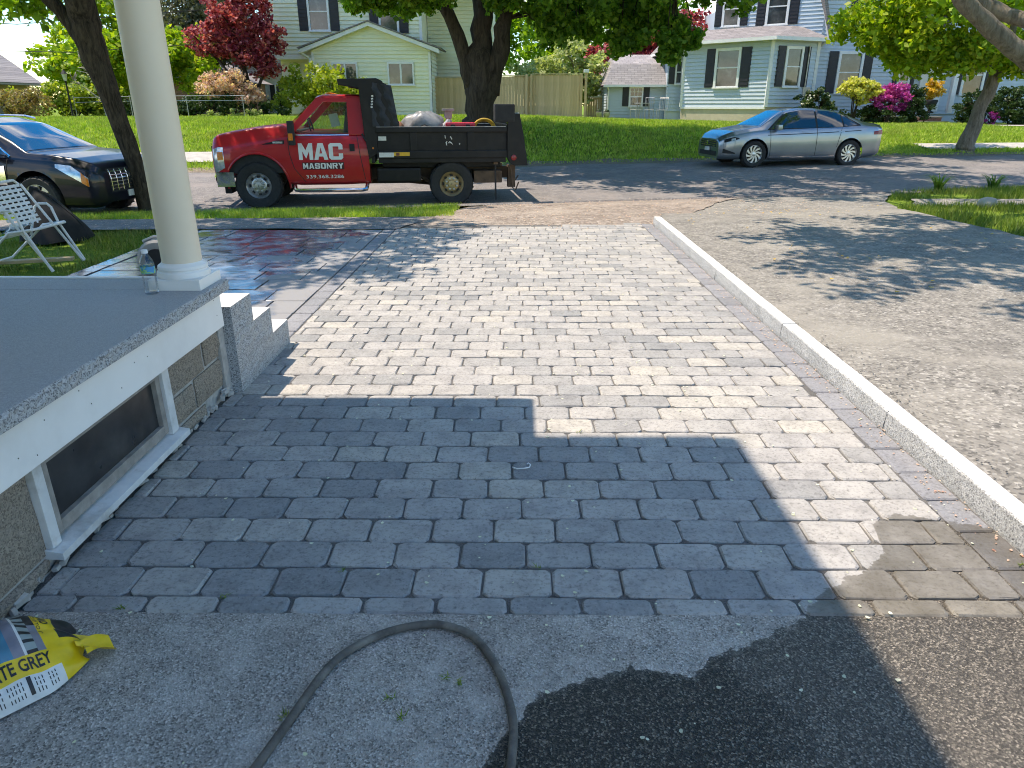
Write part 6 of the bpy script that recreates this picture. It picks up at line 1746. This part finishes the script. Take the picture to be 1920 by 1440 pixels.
# crumpled plastic bag on the chair
pl = MB(); rr = random.Random(21)
pl.grid(lambda a, b: (-.12+.2*a+.02*math.sin(b*9), -.12+.2*b+.02*math.sin(a*11), .335+.075*a+.05*math.sin(a*math.pi)*math.sin(b*math.pi)+.012*math.sin(a*25+b*17)), 14, 14)
pb = pl.build('plastic_bag', plain('plastic_film', (.62, .64, .66), .25, var=.2, scale=15), None, smooth=True, loc=(-4.78, 6.8, 0))
tag(pb, 'crumpled clear plastic bag lying on the lawn chair seat', 'bag')
# black sack behind
def lumpy(name, rx, ry, rz_, m, parent=None, seed=1, amp=.12, fl=.0, n=28, q=1.0):
    r1 = random.Random(seed); ph = [r1.uniform(0, 6.28) for _ in range(8)]
    mb = MB()
    def f(u_, v_):
        a = u_*2*math.pi; b = (v_-.5)*math.pi
        k = 1+amp*(math.sin(3*a+ph[0]+2*b)*.6+math.sin(5*a+ph[1]-3*b)*.4+math.sin(9*a+7*b+ph[2])*.25+math.sin(13*a-9*b+ph[3])*.15)*math.cos(b)**.5
        z = math.sin(b)
        return (rx*k*math.cos(b)**q*math.cos(a), ry*k*math.cos(b)**q*math.sin(a), rz_*(z*k+1) if z > -.9 else rz_*(z+1))
    mb.grid(f, n, n//2+4)
    return mb.build(name, m, parent, smooth='all', merge=True)
sack = thing('black_sack', 'black cloth sack slumped on the grass behind the lawn chair', 'bag', (-5.5, 8.35, 0))
MB().grid(lambda u_, v_: ((.36*(1-v_)**.6+.04)*math.cos(u_*6.283)*(1+.1*math.sin(u_*19+v_*5))+.02-.12*v_*v_, (.28*(1-v_)**.6+.04)*math.sin(u_*6.283)*(1+.12*math.sin(u_*25)), .56*v_+.012*math.sin(u_*31)), 32, 12).build('sack_body', plain('sack_black', (.012, .012, .013), .9, var=.3), sack, smooth='all')
MB().cbox((-.10, 0, .56), (.08, .1, .08), .4, .3).build('sack_neck', plain('sack_black2', (.014, .014, .015), .9), sack, bevel=.02)
pk_ = MB().cbox((0, 0, 0), (1.0, .10, .03), .0).build('wooden_board', plain('raw_lumber', (.52, .38, .22), .8, var=.12, scale=9), None, bevel=.003)
pk_.location = (-4.98, 6.92, .03); pk_.rotation_euler = (0, 0, .30)
tag(pk_, 'tan lumber board lying on the grass under the lawn chair', 'board')

# ------------------------------------------------------------------ bag of polymeric sand
sb = thing('sand_bag', 'yellow and white printed bag of joint sand lying at the lower left', 'bag', (-1.178, 1.535, 0), R(47))
cols = dict(y=(.80, .52, .015), w=(.66, .65, .62), k=(.016, .016, .018), tan=(.36, .27, .21), teal=(.03, .20, .30), gry=(.20, .20, .24), slate=(.26, .31, .30), red=(.45, .06, .02), wood=(.12, .05, .03))
bm_ = {k: plain('print_'+k, c, .38, var=.12, scale=22) for k, c in cols.items()}
keys = list(bm_)
LA, WB = .60, .36
def bagz(a, b):
    """a from -LA to 0 along the front edge, b from 0 to WB away from it"""
    u_ = (a+LA)/LA; v_ = b/WB
    e = max(0, min(1, (1-u_)*4.2))*max(0, min(1, u_*4)); f = math.sin(max(0, min(1, v_))*math.pi)**.55
    return .004+.135*(e**.5)*f+.004*math.sin(a*70+b*30)*f+.003*math.sin(b*95-a*25)*f*(1-e*.6)
def bagp(a, b, off=0.0):
    u_ = (a+LA)/LA; pinch = 1-.42*max(0, (u_-.80)/.20)**1.4
    bb = WB*.42+(b-WB*.42)*pinch
    return (a-.01*math.sin(b*40)*max(0, (u_-.9)*10), bb, bagz(a, b)+off)
NA, NB = 96, 72
vs = []; fs = []; mi = []
for j in range(NB+1):
    for i in range(NA+1): vs.append(bagp(-LA+LA*i/NA, WB*j/NB))
def region(a, b):
    a *= 1.72; b *= .86
    if b < .026: return 'w' if a < -.12 else 'y'
    if b < .066: return 'y'
    if a > -.085: return 'k' if b > .10 and a > -.085+.10*(b-.10) else 'y'
    if a > -.155: return 'y'
    if a > -.185: return 'gry' if b < .16 else 'k'
    if a > -.225:
        return 'slate' if ((b*34) % 1) > .42 else 'k'
    if a > -.24: return 'w'
    if a > -.28: return 'gry'
    if b < .17-(a+.28)*-.35: return 'teal'
    if b > .255: return 'wood' if a > -.33 else 'tan'
    return 'red' if a > -.30 and b > .24 else 'tan'
for j in range(NB):
    for i in range(NA):
        fs.append((j*(NA+1)+i, j*(NA+1)+i+1, (j+1)*(NA+1)+i+1, (j+1)*(NA+1)+i))
        mi.append(keys.index(region(-LA+LA*(i+.5)/NA, WB*(j+.5)/NB)))
me = bpy.data.meshes.new('bag_film'); me.from_pydata(vs, [], fs); me.update()
for k in keys: me.materials.append(bm_[k])
me.polygons.foreach_set('material_index', mi); me.polygons.foreach_set('use_smooth', [True]*len(fs)); me.update()
put('bag_film', me, None, sb)
fit_text('SLATE GREY', -.252, -.085, .038, .068, lambda a, b: Vector(bagp(a, b, .0015)), 'print', bm_['k'], sb, .02, 2)
fit_text('SAND', -.112, 0, 0, .024, lambda a, b: Vector(bagp(-.100-b*0+.0, .0, .0)) , 'print', bm_['k'], None) if False else None
def endtext(body, a0, a1, b_hi, b_lo, bold):
    # reads from the far side towards the near edge
    return fit_text(body, 0, 1, 0, 1, lambda s_, t_: Vector(bagp(a0+(a1-a0)*t_, b_hi+(b_lo-b_hi)*s_, .0015)), 'print', bm_['k'], sb, bold, 2)
endtext('SAND', -.073, -.054, .262, .185, .02); endtext('JOINTS UP TO 1"', -.089, -.077, .30, .14, .004)
tl = MB(); rr = random.Random(31)
for k in range(58):
    a = -.54+k*.0079
    if abs(a+.152) < .010 or k % 6 == 0: continue
    for j in range(3):
        b0 = .003+j*.008; L = rr.uniform(.004, .0065)
        p = [bagp(a-.0012, b0, .0012), bagp(a+.0012, b0, .0012), bagp(a+.0012, b0+L, .0012), bagp(a-.0012, b0+L, .0012)]
        tl.add(p, [(0, 1, 2, 3)])
tl.build('small_print', bm_['k'], sb)
MB().grid(lambda u_, v_: bagp(-.156+.010*u_, .003+.025*v_, .0014), 2, 8).build('print_bar', bm_['k'], sb)
fl = MB()
fl.grid(lambda u_, v_: (-.01+.075*u_, .02+.075*v_+.02*u_, .045*(1-u_)+.014*math.sin(v_*6+u_*3)+.012), 6, 6)
fl.grid(lambda u_, v_: (-.02+.05*u_, .085+.06*v_-.01*u_, .05-.035*u_+.012*math.sin(v_*7)), 6, 6)
fl.build('torn_flap', bm_['y'], sb, smooth=True)

# ------------------------------------------------------------------ black hose loop
hp = [(-.70, .80), (-.69, 1.0), (-.655, 1.13), (-.622, 1.23), (-.585, 1.36), (-.54, 1.52), (-.49, 1.61), (-.40, 1.685), (-.30, 1.722), (-.22, 1.722), (-.13, 1.675), (-.062, 1.565), (-.025, 1.455), (-.008, 1.36), (-.010, 1.26), (-.025, 1.15), (-.06, 1.0), (-.12, .80)]
hp2 = []
for i in range(len(hp)-1):
    p0, p1, p2, p3 = hp[max(i-1, 0)], hp[i], hp[i+1], hp[min(i+2, len(hp)-1)]
    for k in range(6):
        t = k/6
        hp2.append([.5*((2*p1[j])+(-p0[j]+p2[j])*t+(2*p0[j]-5*p1[j]+4*p2[j]-p3[j])*t*t+(-p0[j]+3*p1[j]-3*p2[j]+p3[j])*t**3) for j in range(2)])
hm = plain('hose_rubber', (.11, .095, .08), .75, var=.35, scale=18, bump=.4, bscale=60, dirt=(.27, .24, .20))
ho = MB().tube([(x, y, .0075) for x, y in hp2], .0118, 12).build('hose', hm, None, smooth='all')
tag(ho, 'dusty black rubber hose looped on the asphalt in front', 'hose')

# ------------------------------------------------------------------ truck load
def tl_(x, y, z=0):   # truck local -> world
    c, s = math.cos(R(188)), math.sin(R(188)); return (-1.36+x*c-y*s, 14.44+x*s+y*c, -0.285+z)
tb = thing('tarp_bundle', 'grey silver tarp bundle tied up in the truck bed', 'bundle', tl_(.45, .62, 1.10), R(188))
lumpy('tarp', .40, .24, .27, plain('tarp_grey', (.20, .205, .215), .38, var=.35, scale=7), tb, 3, .16)
lumpy('dark_liner', .38, .28, .19, M['black_matte'], tb, 4, .1)
MB().tube([(-.34, .12, .22), (-.44, .1, .34), (-.46, .08, .40)], [.10, .07, .05], 8).build('tarp_end', plain('tarp_grey2', (.24, .245, .255), .4, var=.3), tb, smooth=True)
rc = thing('red_case', 'bright red plastic tool case on top of the truck bed load', 'case', tl_(-.18, .70, 1.31), R(188))
rp = plain('red_plastic', (.62, .018, .05), .35, var=.1)
MB().box(-.30, .26, -.22, .20, 0, .075).build('case_base', rp, rc, bevel=.02); MB().box(-.29, .25, -.21, .19, .077, .145).build('case_lid', rp, rc, bevel=.025)
for x in (-.15, .12): MB().box(x-.04, x+.04, .201, .222, .04, .115).build('latch', M['black_matte'], rc)
MB().box(-.4, -.2, .1, .19, .0, .05).build('strap', M['black_matte'], rc)
MB().box(-.5, .4, -.3, .3, -.45, -.003).build('load_crate', M['black_matte'], thing('dark_crate', 'dark crate under the red case in the truck bed', 'crate', tl_(-.18, .60, 1.31), R(188)))
mt = thing('metal_stand', 'small grey metal stand sticking up from the truck bed', 'stand', tl_(.0, .45, 1.36), R(188))
st_ = plain('stand_metal', (.30, .27, .26), .6, var=.25)
MB().box(-.11, .11, -.08, .08, .29, .33).build('top_plate', st_, mt, bevel=.006); MB().box(-.07, .07, -.05, .05, .16, .289).build('head', st_, mt, bevel=.01); MB().box(-.045, .045, -.04, .04, -.1, .159).build('post', st_, mt); MB().box(-.14, .16, -.08, .08, -.02, .02).build('foot', st_, mt, bevel=.005)
yc = thing('hose_coil', 'coil of yellow hose at the tail of the truck bed', 'hose', tl_(-.64, .72, 1.22), R(188))
yp = plain('yellow_hose', (.70, .42, .06), .5, var=.12)
for k in range(4):
    MB().tube([((.17+.012*k)*math.cos(a), .03*k-.04, .12+(.15+.01*k)*math.sin(a)) for a in [2*math.pi*i/28 for i in range(28)]], .018, 6, closed=True).build('hose_loop', yp, yc, smooth=True)
bw = thing('brown_roll', 'rust brown rolled bag beside the tarp bundle', 'bag', tl_(.93, .66, 1.16), R(188))
lumpy('roll_body', .13, .2, .16, plain('brown_canvas', (.20, .085, .045), .8, var=.2), bw, 6, .1); MB().tube([(-.02, .1, .3), (.05, .16, .38), (.12, .1, .3)], .012, 5).build('handle', M['black_matte'], bw)
bk_ = thing('bucket', 'dark bucket and rags piled against the truck headboard', 'bucket', tl_(1.12, .62, 1.10), R(188))
MB().lathe([(.13, 0), (.16, .28), (.165, .30), (.15, .29), (.12, .05)], 18).build('pail', M['black_matte'], bk_, smooth=True); lumpy('rags', .16, .16, .10, plain('blue_rag', (.05, .06, .09), .9, var=.3), bk_, 8, .2).location = (0, 0, .22)
MB().tube([(-.1, .12, .28), (-.16, .14, .42)], [.04, .03], 8).build('white_can', plain('can_white', (.6, .58, .52), .5), bk_)

# ------------------------------------------------------------------ street and far details
lp = thing('lamp_post', 'black garden lamp post on the left far lawn', 'lamp post', (-17.8, 30.0, .95))
MB().lathe([(.07, 0), (.05, .1), (.035, .15), (.03, 1.35), (.05, 1.38)], 12).build('pole', M['black_matte'], lp, smooth=True)
MB().lathe([(.06, 1.38), (.11, 1.62), (.12, 1.63)], 6).build('lantern', M['lamp_glass'], lp); MB().lathe([(.14, 1.632), (.05, 1.74), (.02, 1.78)], 6).build('lantern_cap', M['black_matte'], lp)
pf = thing('pipe_fence', 'low grey pipe rail fence at the top of the left lawn', 'fence', (-15.5, 30.8, .98))
for z in (.62, .80): MB().tube([(-2.6, 0, z-.06), (0, 0, z), (4.4, 0, z+.02)], .013, 6).build('rail', M['steel'], pf)
for k in range(4): MB().tube([(-2.6+2.3*k, 0, -.1), (-2.6+2.3*k, 0, .82)], .018, 6).build('post', M['steel'], pf)
ir = thing('iron_fence', 'black iron picket fence under the red leaved tree', 'fence', (-12.2, 32.3, 1.0))
for z in (.12, .78): MB().box(-.9, 1.3, -.01, .01, z, z+.03).build('rail', M['black_matte'], ir)
for k in range(19): MB().box(-.9+k*.12, -.882+k*.12, -.009, .009, 0, .86).build('picket', M['black_matte'], ir)
for i, (x, rz_, lab) in enumerate(((5.75, .5, 'leftmost wire patio chair beside the blue garage wall'), (6.35, -.2, 'middle wire patio chair in front of the garage window'), (6.95, -.5, 'rightmost wire patio chair near the corner of the blue house'))):
    c_ = thing('patio_chair', lab, 'chair', (x, 36.7-.1*i, hzf(x, 36.6)-.02), rz_, 'patio chairs by the garage')
    dk = M['steel']
    for sx in (-.2, .2):
        MB().tube([(sx, -.2, 0), (sx, -.19, .44)], .014, 5).build('leg', dk, c_); MB().tube([(sx, .2, 0), (sx, .19, .44), (sx*1.05, .26, .98)], .014, 5).build('leg', dk, c_)
    MB().box(-.22, .22, -.22, .22, .43, .455).build('seat', plain('seat_pad', (.45, .44, .42), .8), c_, bevel=.008)
    bk2 = MB().tube([(-.21, .26, .98), (.21, .26, .98)], .014, 5)
    for k in range(5): bk2.tube([(-.16+.08*k, .20, .46), (-.16+.08*k, .255, .98)], .008, 4)
    bk2.build('backrest', dk, c_)
pt = thing('patio_table', 'small patio table among the wire chairs by the garage', 'table', (6.2, 37.1, hzf(6.2, 37.1)))
MB().lathe([(.5, .70), (.5, .73)], 20).build('table_top', plain('table_top', (.4, .4, .4), .4), pt)
for a in range(4): MB().tube([(.35*math.cos(a*1.57+.7), .35*math.sin(a*1.57+.7), 0), (.3*math.cos(a*1.57+.7), .3*math.sin(a*1.57+.7), .7)], .015, 5).build('leg', M['steel'], pt)
for i, (x, lab) in enumerate(((4.05, 'round metal pot left of the garage downspout'), (4.3, 'round metal pot closest to the garage downspout'))):
    q = thing('garden_pot', lab, 'pot', (x-.05+.12*i, 37.2, hzf(x, 37.2)), 0, 'pots by the garage corner')
    MB().lathe([(.10, 0), (.16, .12), (.17, .26), (.15, .27), (.13, .2)], 14).build('pot', M['steel'], q, smooth=True); lumpy('soil_plant', .12, .12, .08, M['leaf_dark'], q, i+2).location = (0, 0, .22)
rk_ = MB(); o = lumpy('garden_rock', .14, .11, .09, M['concrete'], None, 14, .12); o.location = (7.45, 11.5, hzf(7.45, 11.5)-.02)
tag(o, 'pale rock at the edge of the right verge', 'rock')
for pts, lab in (([(-40, 24, 5.2), (-24, 24.6, 4.25), (-16, 25, 3.85), (-10.9, 35.2, 5.6)], 'upper overhead wire crossing the sky at the left'), ([(-40, 25, 3.7), (-24, 25.5, 3.25), (-15, 26, 3.1), (-11.2, 35.2, 4.2)], 'lower overhead wire crossing behind the left tree')):
    tag(MB().tube(pts, .012, 5).build('overhead_wire', M['black_matte'], None), lab, 'wire', 'overhead wires')
# string scrap
sc_ = [(-.02, 2.735), (.0, 2.722), (.03, 2.725), (.055, 2.735), (.06, 2.76), (.05, 2.775), (.045, 2.765)]
tag(MB().tube([(x, y, .004) for x, y in sc_], .003, 6).build('string_scrap', M['white_paint'], None, smooth='all'), 'white scrap of string on the shaded pavers', 'string')

# ------------------------------------------------------------------ litter
def discs(name, label, cat, n, area, size, mat, seed, zf, dens=None):
    g = np.random.default_rng(seed)
    x = g.uniform(area[0], area[1], n); y = g.uniform(area[2], area[3], n)
    if dens is not None:
        k = g.random(n) < dens(x, y); x = x[k]; y = y[k]; n = len(x)
    s = size*(.5+g.random(n)); a = g.uniform(0, 6.28, n)
    t = np.stack([np.cos(a), np.sin(a)], 1); b = np.stack([-np.sin(a), np.cos(a)], 1)
    z = zf(x, y)
    def V(p, q, dz): return np.stack([x+t[:, 0]*p*s+b[:, 0]*q*s, y+t[:, 1]*p*s+b[:, 1]*q*s, z+dz*s], 1)
    v = np.stack([V(-.5, 0, .18), V(-.2, -.34, .05), V(.3, -.3, .12), V(.5, 0, .2), V(.3, .3, .05), V(-.2, .34, .12)], 1).reshape(-1, 3)
    return tag(put(name, mesh_np(name, v, np.arange(6*n).reshape(-1, 6)), mat), label, cat, kind='stuff')
discs('fallen_petals', 'tiny white petals scattered over the pavers', 'petals', 430, (-1.5, 1.78, 1.2, 8.5), .012, M['petal_white'], 90, lambda x, y: .002+0*x, lambda x, y: np.clip(1.3-y*.12, .2, 1))
discs('driveway_debris', 'tan seeds and leaf crumbs along the curb and driveway edges', 'debris', 420, (1.70, 1.80, 1.8, 9.3), .010, M['petal_pink'], 91, lambda x, y: .002+0*x)
discs('asphalt_crumbs', 'loose dark asphalt crumbs along the outer side of the curb', 'debris', 2600, (1.905, 2.25, 1.8, 9.5), .011, M['rubber'], 92, lambda x, y: .068+0*x, lambda x, y: np.exp(-(x-1.905)*12)*(.35+.65*(np.sin(y*2.1)>.2)))
discs('leaf_litter', 'yellow catkins and dry leaves scattered on the old driveway', 'leaves', 700, (2.2, 7, 4.0, 12), .028, M['petal_orange'], 93, lambda x, y: .068*(1-sstep(y, 8.8, 11.5))+hz(x, y)+.006, lambda x, y: np.clip(.15+(np.sin(x*2.3+y)+np.sin(y*1.7-x))*.35, .02, 1))
discs('verge_litter', 'pale dry petals scattered over the sidewalk and verge', 'petals', 2600, (-9, 5, 9.0, 14), .022, M['petal_pink'], 94, lambda x, y: hz(x, y)+.018)
def tufts(name, label, pts, seed):
    rr = random.Random(seed); mb = MB()
    for x, y in pts:
        for k in range(9):
            a = rr.uniform(0, 6.28); L = rr.uniform(.012, .028)
            d = Vector((math.cos(a), math.sin(a), .5)).normalized()*L; s_ = Vector((-math.sin(a), math.cos(a), 0))*.0022
            p = Vector((x+rr.uniform(-.012, .012), y+rr.uniform(-.01, .01), 0))
            mb.add([p-s_, p+s_, p+d], [(0, 1, 2)])
    tag(mb.build(name, M['grass_a'], None), label, 'weeds', kind='stuff')
tufts('weed_tufts', 'tiny green weeds in the paver joints and asphalt', [(.07, 2.02), (-.20, 1.52), (-.16, 1.50), (-.34, 1.45), (-.6, 2.0), (-.95, 1.86), (-.30, 1.38), (-1.25, 1.80), (.3, 3.1), (1.75, 2.05), (-.6, 1.38)], 3)
